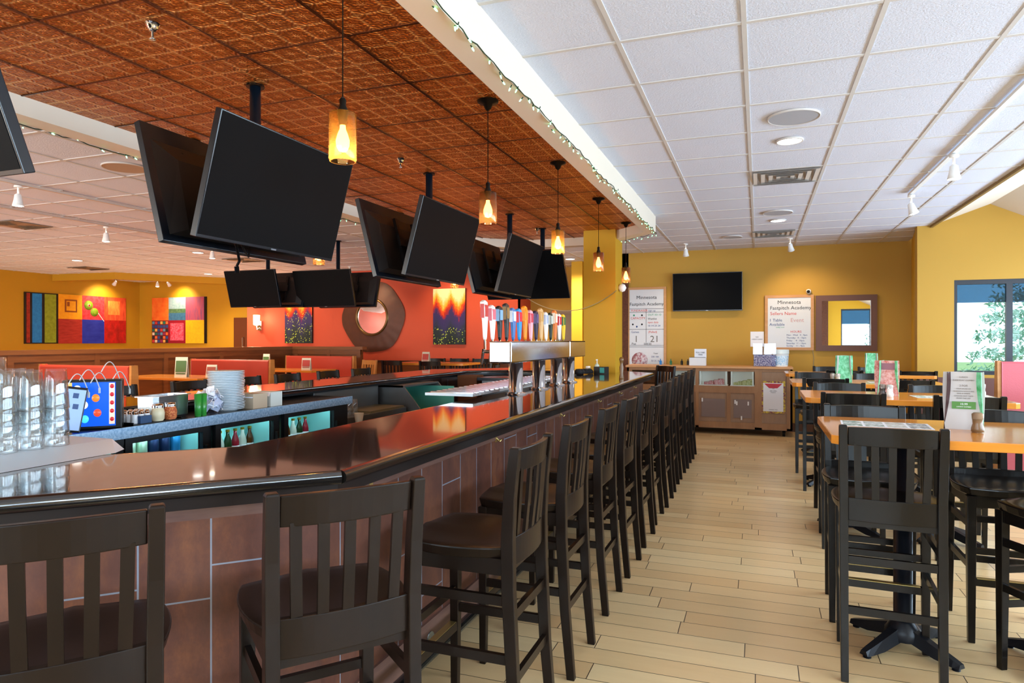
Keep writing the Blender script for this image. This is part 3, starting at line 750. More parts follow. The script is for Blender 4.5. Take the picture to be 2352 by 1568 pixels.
MB().box(-3.5, 8.15, .96, -2.5, 8.75, 1.0).build('top', M('station_top', '16202b', .3), t, shift=CO)
MB().box(-3.45, 8.2, .66, -2.55, 8.7, .96).build('steel_drawer_front', STEEL, t, shift=CO)
MB().box(-3.45, 8.22, 0, -2.55, 8.7, .66).build('base', M('beige_base', 'a98d66', .6), t, shift=CO)
t = tag(B(-.14, -.12, 0, .14, .12, 1.02).build('wooden_cabinet_end', M('box_brown', '6a3d1c', .7), None, (-3.68, 8.35, 0)), 'brown upright wooden cabinet end beside the service station', 'cabinet')

# ---- things on the cooler top
ZT = .985
def jar_thing(name, x, y, z, label, cat, body, bodym, lid=None, lidm=None, group=None):
    t = thing(name, label, cat, (x, y, z), group=group)
    MB().lathe(body, seg=20).build('body', bodym, t)
    if lid: MB().lathe(lid, seg=20).build('lid', lidm, t)
    return t
# touch-screen game monitor
t = thing('game_monitor', 'countertop touch screen game machine with a bright blue display', 'game machine', (-3.6, 2.78, ZT), R(46)); t.scale = (.82, .85, .95)
B(-.18, -.03, .0, .18, .12, .30).build('housing', BLACK, t, bevel=.008)
B(-.155, -.033, .02, .14, -.029, .285).build('screen', M('blue_screen', '1247c8', .2, emit=.9, ecol='0f55e0'), t)
B(.10, -.0335, .03, .135, -.0331, .28).build('side_menu', M('screen_cream', 'd8c8b0', .3, emit=.6, ecol='d8b8b0'), t)
B(-.155, -.0335, .02, -.12, -.0331, .285).build('side_strip', M('screen_gold', 'd8b060', .3, emit=.5, ecol='d8b060'), t)
ic = [('d84a4a', -.07, .23), ('e8e4ec', -.05, .15), ('e07a2c', .02, .19), ('48c8e0', -.045, .065), ('d8482c', .03, .10), ('f0f0f4', -.09, .245)]
for c_, a, b in ic:
    MB().lathe([(.001, -.0345), (.024, -.0345), (.024, -.0336), (.001, -.0336)], (a, 0, b), 14, 'y').build('screen_icon', M('icon_' + c_, c_, .3, emit=.8, ecol=c_), t)
for zz in (.06, .11, .16, .21, .26):
    MB().lathe([(.001, -.0345), (.013, -.0345), (.013, -.0336), (.001, -.0336)], (.118, 0, zz), 12, 'y').build('menu_button', M('icon_b8202c', 'b8202c', .3, emit=.6, ecol='b8202c'), t)
# leaning tablet with white cables
t = thing('tablet_terminal', 'blue-grey tablet terminal leaning beside the game machine', 'tablet', (-3.53, 2.565, ZT + .015), R(50), rx=R(-14)); t.rotation_euler.y = R(9); t.scale = (.78, 1, 1)
B(-.085, -.008, 0, .085, .008, .25).build('case', BLACK, t, bevel=.006)
B(-.077, -.0095, .01, .077, -.0075, .235).build('screen', M('tablet_screen', '8fa6c8', .15, emit=.35, ecol='8fb0e0'), t)
for a, b in ((-.04, .19), (.02, .20), (-.045, .13), (.03, .14)): B(a - .017, -.0105, b - .014, a + .017, -.0095, b + .014).build('screen_tile', M('tile_blue', '39507c', .4), t)
t = thing('charging_cables', 'bundle of white charging cables looping over the game machine', 'cables', (-3.56, 2.72, ZT + .22))
for k in range(5):
    a = -.14 + k * .07; pts = []
    for j in range(13):
        u = j / 12; pts.append((.03 - .02 * k * .3, a * (1 - u) + u * (a + .12), .08 * math.sin(PI * u) + .05 * (1 - u) + (.02 * k if k % 2 else 0)))
    MB().tube(pts, .003, 5).cyl(pts[-1], tuple(Vector(pts[-1]) + V(0, 0, -.03)), .006, .006, 6).build('cable', WHITE, t)
# tray with shakers
tr = thing('shaker_tray', 'black tray of shakers on the cooler top', 'tray', (-3.58, 3.12, ZT))
MB().box(-.09, -.17, 0, .09, .19, .008).box(-.09, -.17, 0, .09, -.165, .02).box(-.09, .185, 0, .09, .19, .02).build('tray_base', BLACK, tr)
SH = [(.018, 0), (.02, .005), (.018, .06), (.012, .07), (.001, .072)]
SL = [(.019, .055), (.019, .068), (.012, .078), (.001, .08)]
k = 0; first = None
for a in range(3):
    for b in range(3):
        lb = f'small white shaker, {("front", "middle", "rear")[2 - a]} row, {("monitor end", "centre", "jar end")[b]} of the black tray'
        if first is None: first = jar_thing('salt_shaker', -3.62 + a * .042, 3.0 + b * .042, ZT + .009, lb, 'shaker', SH, M('salt_glass', 'd8dade', .2), SL, CHROME, 'white shakers on the tray')
        else: dup(first, (-3.62 + a * .042, 3.0 + b * .042, ZT + .009), None, lb, 'white shakers on the tray')
J = [(.03, 0), (.038, .01), (.04, .05), (.03, .085), (.001, .088)]; JL = [(.032, .08), (.034, .085), (.032, .105), (.001, .108)]
jar_thing('sugar_jar', -3.53, 3.16, ZT + .009, 'cream coloured jar of sugar with chrome lid on the tray', 'jar', J, M('sugar_cream', 'd9cfae', .4), JL, CHROME)
jar_thing('pepper_flake_jar', -3.53, 3.255, ZT + .009, 'jar of red pepper flakes with chrome lid on the tray', 'jar', J, M('chilli_flakes', 'a33a20', .7, noise=((120, 120, 120), .1, 'd98a50')), JL, CHROME)
tag(B(-.025, -.04, 0, .025, .04, .045).build('packet_caddy', M('caddy_blue', '1f3f66', .4), None, (-3.52, 3.045, ZT + .009)), 'dark blue sugar packet caddy in front of the shakers', 'caddy')
# steel pan
t = thing('steel_pan', 'deep rectangular stainless steel pan with rolled rim', 'pan', (-3.66, 3.32, ZT), R(8))
def pan(w_, d_, h_, t_=.004, rim=.012):
    mb = MB(); a, b = w_ / 2, d_ / 2
    def loop(e, z): 
        c = .025; return [(x_, y_, z) for x_, y_ in [(a - e, b - e - c), (a - e - c, b - e), (-a + e + c, b - e), (-a + e, b - e - c), (-a + e, -b + e + c), (-a + e + c, -b + e), (a - e - c, -b + e), (a - e, -b + e + c)]]
    L_ = [loop(.015, 0), loop(.002, .02), loop(0, h_), loop(-rim, h_), loop(-rim, h_ + .004), loop(t_, h_ + .004), loop(.012, .01)]
    vs = [p for l in L_ for p in l]; fs = [tuple(range(7, -1, -1)), tuple(range(48, 56))]
    for j in range(6):
        for i in range(8): k = (i + 1) % 8; fs.append((j * 8 + i, j * 8 + k, j * 8 + 8 + k, j * 8 + 8 + i))
    return mb.add(vs, fs)
pan(.16, .32, .15).build('pan_body', STEEL, t)
for a in (0, 1):
    jar_thing('green_tumbler', -3.54, 3.49 + .045 * a, ZT, 'tall bright green tumbler next to the steel pan' if a == 0 else 'tall green tumbler beside the bag of napkins', 'tumbler',
              [(.018, 0), (.021, .004), (.024, .15), (.022, .15), (.017, .01), (.001, .008)], M('green_tumbler', '1f9a2a' if a else '2f8a35', .25))
# clear bag of napkins
t = thing('napkin_bag', 'clear plastic bag stuffed with white napkins', 'bag', (-3.60, 3.66, ZT))
bm_ = MB(); prf = [(.05, 0), (.085, .03), (.09, .07), (.07, .10), (.05, .12), (.06, .14)]
vs = []; seg = 20
for r_, h_ in prf:
    for i in range(seg):
        a = 2 * PI * i / seg; q = r_ * (1 + .12 * math.sin(3 * a + h_ * 60)); vs.append((q * math.cos(a) * .8, q * math.sin(a) * 1.05, h_ + .008 * math.sin(5 * a)))
bm_.add(vs, [(j * seg + i, j * seg + (i + 1) % seg, (j + 1) * seg + (i + 1) % seg, (j + 1) * seg + i) for j in range(5) for i in range(seg)], True)
bm_.build('plastic_bag', thin_glass('plastic_film', (.78, .84, .95), .5, .2), t)
mb = MB()
for k in range(34):
    mb.cbox((rnd.uniform(-.045, .045), rnd.uniform(-.06, .06), rnd.uniform(.04, .17)), (.004, .055, .05), rz=rnd.uniform(0, 3), rx=rnd.uniform(-1, 1), ry=rnd.uniform(-1, 1))
mb.build('napkins', PAPER, t)
# plates
NUMW = 'x second third fourth fifth sixth seventh eighth ninth tenth eleventh twelfth thirteenth fourteenth fifteenth sixteenth seventeenth eighteenth nineteenth twentieth twenty-first twenty-second twenty-third twenty-fourth'.split()
pl = MB().lathe([(.07, 0), (.085, .004), (.127, .014), (.128, .017), (.125, .018), (.08, .008), (.001, .006)], seg=36)
p0 = None
for k in range(24):
    lb = ('bottom' if k == 0 else NUMW[k]) + ' white dinner plate of the tall stack, counted upward' if k < 23 else 'topmost white dinner plate of the tall stack'
    q = (-3.66 + rnd.uniform(-.003, .003), 3.87 + rnd.uniform(-.003, .003), ZT + k * .0118)
    if p0 is None: p0 = tag(pl.build('dinner_plate', M('plate_white', 'd3dce2', .2), None, q), lb, 'plate', 'stacked white dinner plates')
    else:
        c = p0.copy(); COL.objects.link(c); c.location = q; c['label'] = lb
for i, (yy, lb) in enumerate(((4.09, 'small beige cardboard box beside the plate stack'), (4.26, 'small white paper box beside the beige one'))):
    t = thing('paper_box', lb, 'box', (-3.62, yy, ZT), R(2 if i else -1))
    B(-.09, -.085 + i * .012, 0, .09, .065, .11).build('carton', M('carton_%d' % i, ('b8a48c', 'c8ccc6')[i], .8), t)
    MB().add([(-.09, -.073, .11), (.09, -.073, .11), (.09, -.09, .08), (-.09, -.09, .08)], [(0, 1, 2, 3)]).build('flap', PAPER, t)
# pint glasses on the sink shelf and a measuring cup
PG = [(.033, 0), (.034, .003), (.044, .146), (.0435, .148), (.042, .14), (.033, .01), (.001, .009)]
PGI = [(r_, .148 - h_) for r_, h_ in PG]
g0 = tag(MB().lathe(PGI, seg=24, cap=False).build('pint_glass', PINT, None, (-3.72, 5.28, .79)), 'upside-down pint glass by the sink, first from the cooler, wall side', 'glass', 'pint glasses by the sink')
for a in range(3):
    for b in range(2):
        if a + b:
            c = g0.copy(); COL.objects.link(c); c.location = (-3.72 + b * .09, 5.28 + a * .095, .79); c['label'] = f'upside-down pint glass by the sink, {("first", "second", "third")[a]} from the cooler, {("wall", "open")[b]} side'
jar_thing('beige_pitcher', -3.48, 5.33, .6, 'tall beige plastic scoop standing beside the cooler end', 'pitcher', [(.03, 0), (.032, .01), (.026, .1), (.045, .22), (.04, .22), (.001, .02)], M('pitcher_beige', 'bfae96', .5))
tag(B(-.08, -.1, 0, .08, .1, .6).build('waste_bin', BLACK, None, (-3.48, 5.33, 0)), 'black bin under the beige scoop', 'bin')

# ---- stainless drainboard with glass stacks on the bent bar end
t = thing('glass_drainboard', 'folded stainless steel drainboard lying over the bent bar end', 'drainboard', (-2.7, 1.62, H_BAR))
DO = (-2.7, 1.62, H_BAR)
mb = MB()
xa, xb, ya, yb = -3.2, -2.42, 1.10, 1.95
mb.box(xa, ya, H_BAR + .001, xb, yb, H_BAR + .035)
mb.add([(xb, ya, H_BAR + .035), (xb + .13, ya, H_BAR + .001), (xb + .13, yb - .09, H_BAR + .001), (xb, yb, H_BAR + .035), (xb, ya, H_BAR + .001), (xb, yb, H_BAR + .001)], [(0, 1, 2, 3), (0, 4, 1), (2, 5, 3), (1, 4, 5, 2)])
mb.add([(xa, yb, H_BAR + .035), (xb, yb, H_BAR + .035), (xb + .13, yb - .09, H_BAR + .001), (xb - .03, yb + .08, H_BAR - .02), (xa, yb + .08, H_BAR - .02)], [(0, 1, 2, 3, 4)])
mb.build('sheet', M('drainboard_steel', 'dfe8f0', .38, metal=.6), t, shift=DO)
zt = H_BAR + .036
sp = [(-2.465, 1.755, 4, 'stack at the end beside the tablet'), (-2.465, 1.663, 4, 'second stack from the tablet'), (-2.47, 1.571, 4, 'third stack from the tablet'), (-2.475, 1.479, 5, 'fourth stack from the tablet'),
      (-2.565, 1.80, 3, 'low stack in the second row by the tablet'), (-2.565, 1.70, 4, 'middle stack of the second row'), (-2.57, 1.605, 5, 'tallest stack of the second row'), (-2.66, 1.84, 3, 'low stack in the third row'), (-2.665, 1.74, 4, 'inner stack of the third row'), (-2.67, 1.645, 4, 'last stack of the third row')]
g1 = None
for (gx, gy, n_, nm) in sp:
    for k in range(n_):
        q = (gx, gy, zt + k * .046)
        lb = ('bottom' if k == 0 else 'topmost' if k == n_ - 1 else ('second', 'third', 'fourth')[k - 1]) + ' upside-down pint glass of the ' + nm
        if g1 is None: g1 = tag(MB().lathe(PGI, seg=28, cap=False).build('pint_glass', PINT, None, q), lb, 'glass', 'stacked pint glasses on the drainboard')
        else:
            c = g1.copy(); COL.objects.link(c); c.location = q; c['label'] = lb

# ---- beer tap tower
t = thing('beer_tap_tower', 'chrome four-column beer tap tower with colourful handles', 'beer tap', (-1.8, 5.75, H_BAR)); TO = (-1.8, 5.75, H_BAR)
for yy in (4.97, 5.56, 6.1, 6.55):
    MB().lathe([(.085, 0), (.085, .008), (.062, .016), (.057, .02), (.057, .26), (.001, .26)], (0, yy - 5.75, 0), 28).build('column', CHROME, t)
MB().box(-.09, -1.13, .255, .09, .5, .42).build('manifold_box', CHROME, t, bevel=.012)
MB().box(-.085, .53, .255, .085, 1.15, .42).box(-.07, .49, .26, .07, .54, .41).build('second_manifold_box', CHROME, t, bevel=.012)
hc = [('e9e4de', 'c03a34', 0), ('efe6e8', 'd06a78', 1), ('141a20', '7aa6cf', 0), ('23262a', '8a6a3a', 0), ('3f6fae', 'd4dce6', 1), ('2a8fd6', 'd8273a', 1), ('e88a1c', 'e88a1c', 0), ('e8a8b4', 'c83c50', 0),
      ('2a2440', '5a4a7a', 2), ('d8b07a', 'c89a5a', 0), ('eceae6', 'a8b4cc', 2), ('1d2f26', 'c0c8c0', 0), ('d97a3a', 'eadcc8', 0), ('e8ecec', 'c42a30', 0), ('e3c22a', '3a6a3a', 0)]
for i, (c1, c2, sh) in enumerate(hc):
    yy = -1.08 + i * .155
    fa = MB().cyl((-.09, yy, .34), (-.15, yy, .34), .014, .014, 10).cyl((-.15, yy, .36), (-.17, yy, .24), .012, .009, 10).cyl((-.14, yy, .34), (-.14, yy, .44), .01, .01, 8).build('faucet', CHROME, t)
    hh = .27 + (.03 if i % 3 == 0 else 0)
    pts = [(-.14, yy, .43, .022, .022), (-.14, yy, .45, .04, .022), (-.14, yy, .43 + hh * .45, .062 if sh else .055, .03), (-.145, yy, .43 + hh * .8, .085, .036), (-.15, yy, .43 + hh * .95, .08, .034), (-.15, yy, .43 + hh, .02, .02)]
    pts = [(p[0], p[1], p[2], p[4], p[3]) for p in pts]
    hd = MB().rectsweep(pts, .03, .03).build('tap_handle', M('tap_' + c1, c1, .35), t, bevel=.006)
    MB().box(-.13, yy - .03, .43 + hh * .58, -.124, yy + .03, .43 + hh * .88).box(-.16, yy - .043, .43 + hh * .55, -.13, yy - .038, .43 + hh * .9).build('tap_badge', M('tapb_' + c2, c2, .4), hd)
t = thing('drip_tray', 'stainless drip tray on the bar behind the tap columns', 'drip tray', (-2.08, 5.4, H_BAR + .026)); DO = (-2.08, 5.4, 0)
mb = MB().box(-2.28, 4.35, 0, -1.9, 6.8, .02); mb.build('tray', STEEL, t, shift=DO)
for k in range(24): MB().box(-2.26, 4.4 + k * .1, .02, -1.92, 4.43 + k * .1, .026).build('grate_bar', CHROME, t, shift=DO)
# ---- bits on the far part of the bar
t = thing('sanitizer_bottle', 'small clear pump bottle on the bar in front of the yellow column', 'bottle', (-1.95, 8.45, H_BAR))
MB().lathe([(.028, 0), (.03, .01), (.03, .1), (.012, .125), (.001, .125)], seg=18).build('bottle_body', M('clear_gel', 'b9c6b8', .15), t)
MB().cyl((0, 0, .12), (0, 0, .17), .006, .006, 8).box(-.008, -.03, .165, .008, .01, .178).build('pump', WHITE, t)
t = thing('napkin_caddy', 'black and teal bar caddy beside the pump bottle', 'caddy', (-1.86, 8.3, H_BAR), R(-20))
MB().box(-.08, -.05, 0, .08, .05, .09).build('caddy_body', BLACK, t); B(.01, -.052, .015, .075, -.0505, .08).build('caddy_front', M('teal_plastic', '2f8f8a', .3), t)
jar_thing('pepper_mill', -1.42, 7.35, H_BAR, 'turned brown wooden pepper mill on the outer edge of the bar', 'pepper mill', [(.026, 0), (.028, .01), (.018, .06), (.024, .12), (.016, .16), (.02, .19), (.026, .215), (.018, .235), (.001, .24)], M('mill_wood', '6b4a22', .3))
for i, (xx, yy, c_, lb) in enumerate(((-2.05, 8.2, '1a1a1c', 'black bar mat roll beyond the tap tower'), (-2.2, 7.9, '1c2740', 'dark blue bar towel heap behind the tap tower'))):
    mb = MB()
    for k in range(6): mb.lathe([(.001, 0), (.05, .005), (.055, .03), (.03, .06), (.001, .065)], (rnd.uniform(-.07, .07), rnd.uniform(-.1, .1), 0), 10)
    tag(mb.build('bar_towel', M('towel_%d' % i, c_, .9), None, (xx, yy, H_BAR)), lb, 'towel')
jar_thing('glass_jar', -2.06, 8.42, H_BAR, 'small glass jar with white lid beside the yellow column', 'jar', [(.03, 0), (.034, .01), (.034, .07), (.001, .07)], M('jar_glassy', 'a8a8a0', .15), [(.03, .07), (.03, .09), (.001, .092)], WHITE)
# white wireless camera on the column with a slack cable
t = thing('column_camera', 'white ball-shaped camera on the yellow column', 'camera', (-1.70, 8.85, 2.19))
MB().lathe([(.001, -.055), (.035, -.042), (.055, 0), (.035, .042), (.001, .055)], seg=18).build('shell', WHITE, t); B(-.045, -.02, -.02, -.02, .02, .02).build('mount', WHITE, t)
pts = []
for j in range(25):
    u = j / 24; pts.append((-1.72 - 1.55 * u, 8.58 + .0 * u, 2.14 - .02 * u - 1.4 * u * (1 - u) * 1.0 + .22 * u))
tag(MB().tube(pts, .005, 5).build('slack_cable', M('cable_ivory', 'cfc39a', .6), None), 'pale cable hanging slack across the yellow column', 'cable')

# ================================================================== STOOLS
def make_stool(label, mat, group, brass=True, loc=(0, 0, 0), rz=0):
    t = thing('bar_stool', label, 'bar stool', loc, rz, group)
    N = 10; vs = []
    for top in (1, 0):
        for j in range(N + 1):
            for i in range(N + 1):
                u, v = i / N * 2 - 1, j / N * 2 - 1
                e = (1 if top else .955)
                x_ = .217 * u * math.sqrt(1 - .30 * v * v) * (1 - .05 * (1 - v) / 2) * e * 1.09; y_ = .205 * v * math.sqrt(1 - .26 * u * u) * 1.06 * e + .01
                dip = .013 * max(0, 1 - (u * 1.15) ** 2) * max(0, 1 - ((v + .15) * 1.1) ** 2) - .006 * math.exp(-(u * 6) ** 2) * (v > 0) * v
                vs.append((x_, y_, .768 - dip if top else .728))
    fs = []; W = N + 1
    for j in range(N):
        for i in range(N):
            a = j * W + i; fs.append((a, a + 1, a + W + 1, a + W)); b = a + W * W; fs.append((b, b + W, b + W + 1, b + 1))
    rim = [i for i in range(N)] + [N + j * W for j in range(N)] + [N * W + N - i for i in range(N)] + [(N - j) * W for j in range(N)]
    for a, b in zip(rim, rim[1:] + rim[:1]): fs.append((a, a + W * W, b + W * W, b))
    mb = MB().add(vs, fs, False)
    for k in range(N * N): mb.sm[2 * k] = True
    mb.build('seat', mat, t, bevel=.006)
    mb = MB()
    mb.box(-.175, .172, .672, .175, .192, .73).box(-.175, -.195, .672, .175, -.175, .73).box(-.195, -.18, .672, -.175, .18, .73).box(.175, -.18, .672, .195, .18, .73)
    mb.build('seat_frame', mat, t)
    for s in (-1, 1):
        MB().rectsweep([(s * .186, -.243, 0, .031, .036), (s * .187, -.216, .3, .034, .042), (s * .188, -.20, .62, .036, .046), (s * .188, -.198, .8, .036, .046), (s * .19, -.206, .95, .036, .042), (s * .192, -.226, 1.118, .034, .036), (s * .192, -.227, 1.125, .028, .03)], 0, 0).build('leg', mat, t, bevel=.003)
        MB().rectsweep([(s * .183, .18, 0, .03, .03), (s * .183, .178, .35, .037, .037), (s * .183, .178, .728, .042, .042)], 0, 0).build('leg', mat, t, bevel=.003)
    def bow(x_, b): return -b * (1 - (x_ / .172) ** 2)
    def rail(z0, z1, y0, y1, b, arch=0):
        vs = []; n_ = 12
        for i in range(n_ + 1):
            x_ = -.173 + .346 * i / n_; w_ = bow(x_, b)
            a_ = arch * (1 - (x_ / .172) ** 2)
            vs += [(x_, y0 + w_ - .011, z0), (x_, y0 + w_ + .011, z0), (x_, y1 + w_ + .011, z1 + a_), (x_, y1 + w_ - .011, z1 + a_)]
        fs = [(0, 1, 2, 3), tuple(range(4 * n_ + 3, 4 * n_ - 1, -1))]
        for i in range(n_):
            for k in range(4): m = (k + 1) % 4; fs.append((i * 4 + k, i * 4 + 4 + k, i * 4 + 4 + m, i * 4 + m))
        return MB().add(vs, fs)
    rail(1.035, 1.115, -.212, -.222, .026, .004).build('crest_rail', mat, t, bevel=.003)
    rail(.70, .802, -.198, -.198, .018).build('lower_rail', mat, t, bevel=.003)
    for i in range(5):
        x_ = -.132 + .066 * i
        MB().rectsweep([(x_ * .97, -.2 + bow(x_, .018), .79, .029, .012), (x_, -.207 + bow(x_, .026), .92, .029, .012), (x_ * 1.02, -.216 + bow(x_, .026), 1.045, .029, .012)], 0, 0).build('slat', mat, t)
    for zz, yy in ((.51, -.207), (.29, -.217)): B(-.17, yy - .009, zz, .17, yy + .009, zz + .034).build('stretcher', mat, t)
    for s in (-1, 1):
        for zz in (.36, .565): B(s * .185 - .009, -.205, zz, s * .185 + .009, .165, zz + .034).build('stretcher', mat, t)
    B(-.165, .168, .44, .165, .188, .47).build('stretcher', mat, t)
    ft = B(-.165, .163, .285, .165, .193, .32).build('footrest', mat, t)
    if brass: B(-.16, .165, .32, .16, .1945, .3225).build('wear_plate', BRASS, ft, label='worn brass strip')
    return t
NUM = ['first', 'second', 'third', 'fourth', 'fifth', 'sixth', 'seventh', 'eighth', 'ninth', 'tenth', 'eleventh', 'twelfth']
rowY = [2.38, 3.05, 3.78, 4.40, 5.05, 5.68, 6.28, 6.92, 7.56, 8.2, 8.85]
# row along the aisle: the stools face the bar (-x)
s0 = make_stool('dark brown bar stool, seat in view, first of the aisle row from the bent corner', STOOL, 'bar stools along the aisle side of the bar', True, (-1.02, rowY[0], 0), PI / 2)
for i, yy in enumerate(rowY[1:]):
    dup(s0, (-1.02 + rnd.uniform(-.01, .01), yy, 0), PI / 2 + rnd.uniform(-.03, .03), f'dark brown bar stool, {NUM[i + 1]} of the aisle row from the bent corner')
# two at the bent bar end
dup(s0, (-1.175, 1.625, 0), R(51), 'dark brown wooden bar stool at the bent bar end, seen from behind beside the corner')
dup(s0, (-1.585, 1.155, 0), R(49), 'dark brown bar stool with worn light edges, cut by the frame at the bent end')
dup(s0, (-1.42, 9.72, 0), R(135), 'dark brown wooden bar stool tucked at the far chamfered bar end by the display case')
for i, yy in enumerate((4.0, 4.78, 5.5, 6.15, 6.9, 7.62)):
    dup(s0, (-4.72, yy, 0), -PI / 2, f'dark bar stool beyond the bar, {NUM[i]} of six counted from the bent end', 'bar stools along the dining-room side of the bar')

# ================================================================== HIGH TABLES BY THE WINDOWS
def make_table(x0, x1, y0, y1, label):
    t = thing('high_table', label, 'table', ((x0 + x1) / 2, (y0 + y1) / 2, 0), group='orange maple high tables')
    a, b = (x1 - x0) / 2, (y1 - y0) / 2; c = .035
    MB().prism([(-a + c, -b), (a - c, -b), (a, -b + c), (a, b - c), (a - c, b), (-a + c, b), (-a, b - c), (-a, -b + c)], 1.03, 1.07).build('tabletop', WOOD_OR, t, bevel=.004)
    for px in (-a * .50, a * .45):
        q = MB().cyl((px, 0, .09), (px, 0, 1.0), .042, .042, 20).build('pedestal', IRON, t)
        MB().box(px - .25, -.02, 1.005, px + .25, .02, 1.03).box(px - .02, -.25, 1.005, px + .02, .25, 1.03).build('top_plate', IRON, q)
        mb = MB().lathe([(.085, .05), (.08, .09), (.05, .13), (.042, .14)], (px, 0, 0), 20)
        for k in range(4):
            an = PI / 4 + k * PI / 2; d = V(math.cos(an), math.sin(an), 0); n = V(-d.y, d.x, 0)
            vs = []
            for rr, w_, zb, zt_ in ((.05, .035, .05, .11), (.17, .03, .02, .07), (.25, .026, .015, .045), (.28, .022, .015, .035)):
                p = V(px, 0, 0) + d * rr; vs += [p + n * w_ + V(0, 0, zb), p - n * w_ + V(0, 0, zb), p - n * w_ * .6 + V(0, 0, zt_), p + n * w_ * .6 + V(0, 0, zt_)]
            fs = [(0, 1, 2, 3), (15, 14, 13, 12)]
            for j in range(3):
                for m in range(4): m2 = (m + 1) % 4; fs.append((4 * j + m, 4 * j + 4 + m, 4 * j + 4 + m2, 4 * j + m2))
            mb.add(vs, fs); e = V(px, 0, 0) + d * .255
            mb.cyl((e.x, e.y, 0), (e.x, e.y, .02), .018, .016, 10)
        mb.build('base', IRON, t)
    return t
TB = [(.31, 1.72, 3.31, 4.14), (.33, 1.67, 5.42, 6.24), (.32, 1.72, 7.25, 8.05), (.33, 2.0, 9.2, 9.95)]
TN = ['first orange-topped high table from the camera side, with the white menu tent', 'second orange-topped high table along the aisle, with the red photo menu', 'third orange-topped high table along the aisle, with the green menu', 'orange-topped high table closest to the display case']
for (a, b, c, d_), lb in zip(TB, TN): make_table(a, b, c, d_, lb)
BG = 'black stools around the high tables'
b0 = make_stool('black high stool with a chipped crest, back to the camera, at the first high table', STOOLR, BG, True, (.555, 3.50, 0), R(-3))
tn = ['first', 'second', 'third', 'last']
near = [[(1.36, 3.46, None)], [(.635, 5.52, 0), (1.335, 5.50, 0)], [(.63, 7.47, 0), (1.33, 7.45, 0)], [(1.0, 9.45, 0), (1.80, 9.5, 0)]]
far = [[(.56, 4.10, 0), (1.175, 4.08, 0)], [(.675, 6.3, 0), (1.40, 6.24, 0)], [(.60, 8.35, 0), (1.22, 8.28, 0)], [(.95, 10.25, 0), (1.5, 10.2, 0)]]
for i in range(1, 4):
    for j, (x_, y_, a) in enumerate(near[i]):
        dup(b0, (x_, y_, 0), R(rnd.uniform(-4, 4)), f'black stool, back to the camera, at the {tn[i]} high table, {("aisle", "window")[j]} end', BG)
for i in range(4):
    for j, (x_, y_, a) in enumerate(far[i]):
        dup(b0, (x_, y_, 0), PI + R(rnd.uniform(-4, 4)), f'black high stool facing the camera across the {tn[i]} high table, {("aisle", "window")[j]} end', BG)
dup(b0, (1.285, 3.55, 0), R(26), 'black high stool at the first high table, only its seat and legs in view', BG)

# ---- things on the tables
def table_tent(x, y, z, rz, w_, h_, faces, label):
    """three curved panels clipped back to back"""
    t = thing('menu_tent', label, 'menu', (x, y, z), rz, 'standing table menus')
    out = []
    for k, (mat, ang) in enumerate(faces):
        n_ = 6; vs = []
        for j in range(n_ + 1):
            v = j / n_; d = .05 - .028 * math.sin(v * PI * .5) + .01 * v; ww = w_ / 2 * (.80 + .2 * math.sin(PI * (.15 + .55 * v)))
            for sx in (-1, 1):
                p = Matrix.Rotation(ang, 3, 'Z') @ V(sx * ww, -d, v * h_); vs.append(p)
        f_ = [(2 * j, 2 * j + 1, 2 * j + 3, 2 * j + 2) for j in range(n_)]
        inn = [p + Matrix.Rotation(ang, 3, 'Z') @ V(0, .003, 0) for p in vs]; m = len(vs)
        mb = MB().add(vs + inn, f_ + [tuple(q + m for q in g[::-1]) for g in f_] + [(2 * j, 2 * j + 2, m + 2 * j + 2, m + 2 * j) for j in range(n_)] + [(2 * j + 1, m + 2 * j + 1, m + 2 * j + 3, 2 * j + 3) for j in range(n_)])
        out.append(mb.build('menu_panel', mat, t))
    return t
MPAP = M('menu_paper', 'b9b1ad', .5); MGRN = M('menu_green', '3aa35a', .4, noise=((30, 30, 20), .15, '8fe0b8')); MRED = M('menu_food_photo', 'b8503c', .4, noise=((45, 45, 45), .15, 'd8a8a0')); MDK = M('menu_spine', '3d1c1e', .4)
m1 = table_tent(.93, 3.80, 1.07, R(-8), .17, .275, [(MPAP, 0), (MGRN, R(120)), (MDK, R(-120))], 'tall white menu tent with a green price box on the first high table')
def lines(parent, rows, y, mat, name='lettering'):
    for txt, sz, zz, m_ in rows: textmesh(txt, sz, m_, parent, (0, y, zz), name=name)
GT = M('menu_grey_ink', '77706a', .7)
lines(m1, [('LUNCH', .010, .247, GT), ('EVERYDAY COMBO', .0098, .232, GT), ('2 FOR', .013, .205, GT), ('SOUP SALAD OR', .0078, .192, GT), ('SANDWICH WITH A SIDE', .0072, .180, GT), ('AND A DRINK', .0085, .169, GT), ('CHOOSE ANY TWO', .0085, .157, GT), ('FROM THE LIST', .0085, .146, GT)], -.037, GT)
B(-.048, -.0445, .098, .048, -.042, .133).build('price_box', M('price_green', '4b7d32', .5), m1)
lines(m1, [('10.99', .014, .117, WHITE), ('LUNCH COMBO', .008, .106, WHITE)], -.046, WHITE)
MB().tube([(.083, .0, .01 + .265 * k / 22) for k in range(23)], .002, 4).build('spiral_edge', WHITE, m1)
m2 = table_tent(.93, 5.85, 1.07, R(-6), .17, .27, [(MRED, 0), (MGRN, R(120)), (MGRN, R(-105))], 'menu tent with red food photographs on the second high table')
B(-.055, -.035, .2, .055, -.033, .25).build('menu_header', M('menu_mauve', '8a5660', .5), m2)
m3 = table_tent(.82, 7.55, 1.07, R(-10), .16, .27, [(MGRN, 0), (MPAP, R(115)), (MPAP, R(-115))], 'mint green menu tent on the third high table')
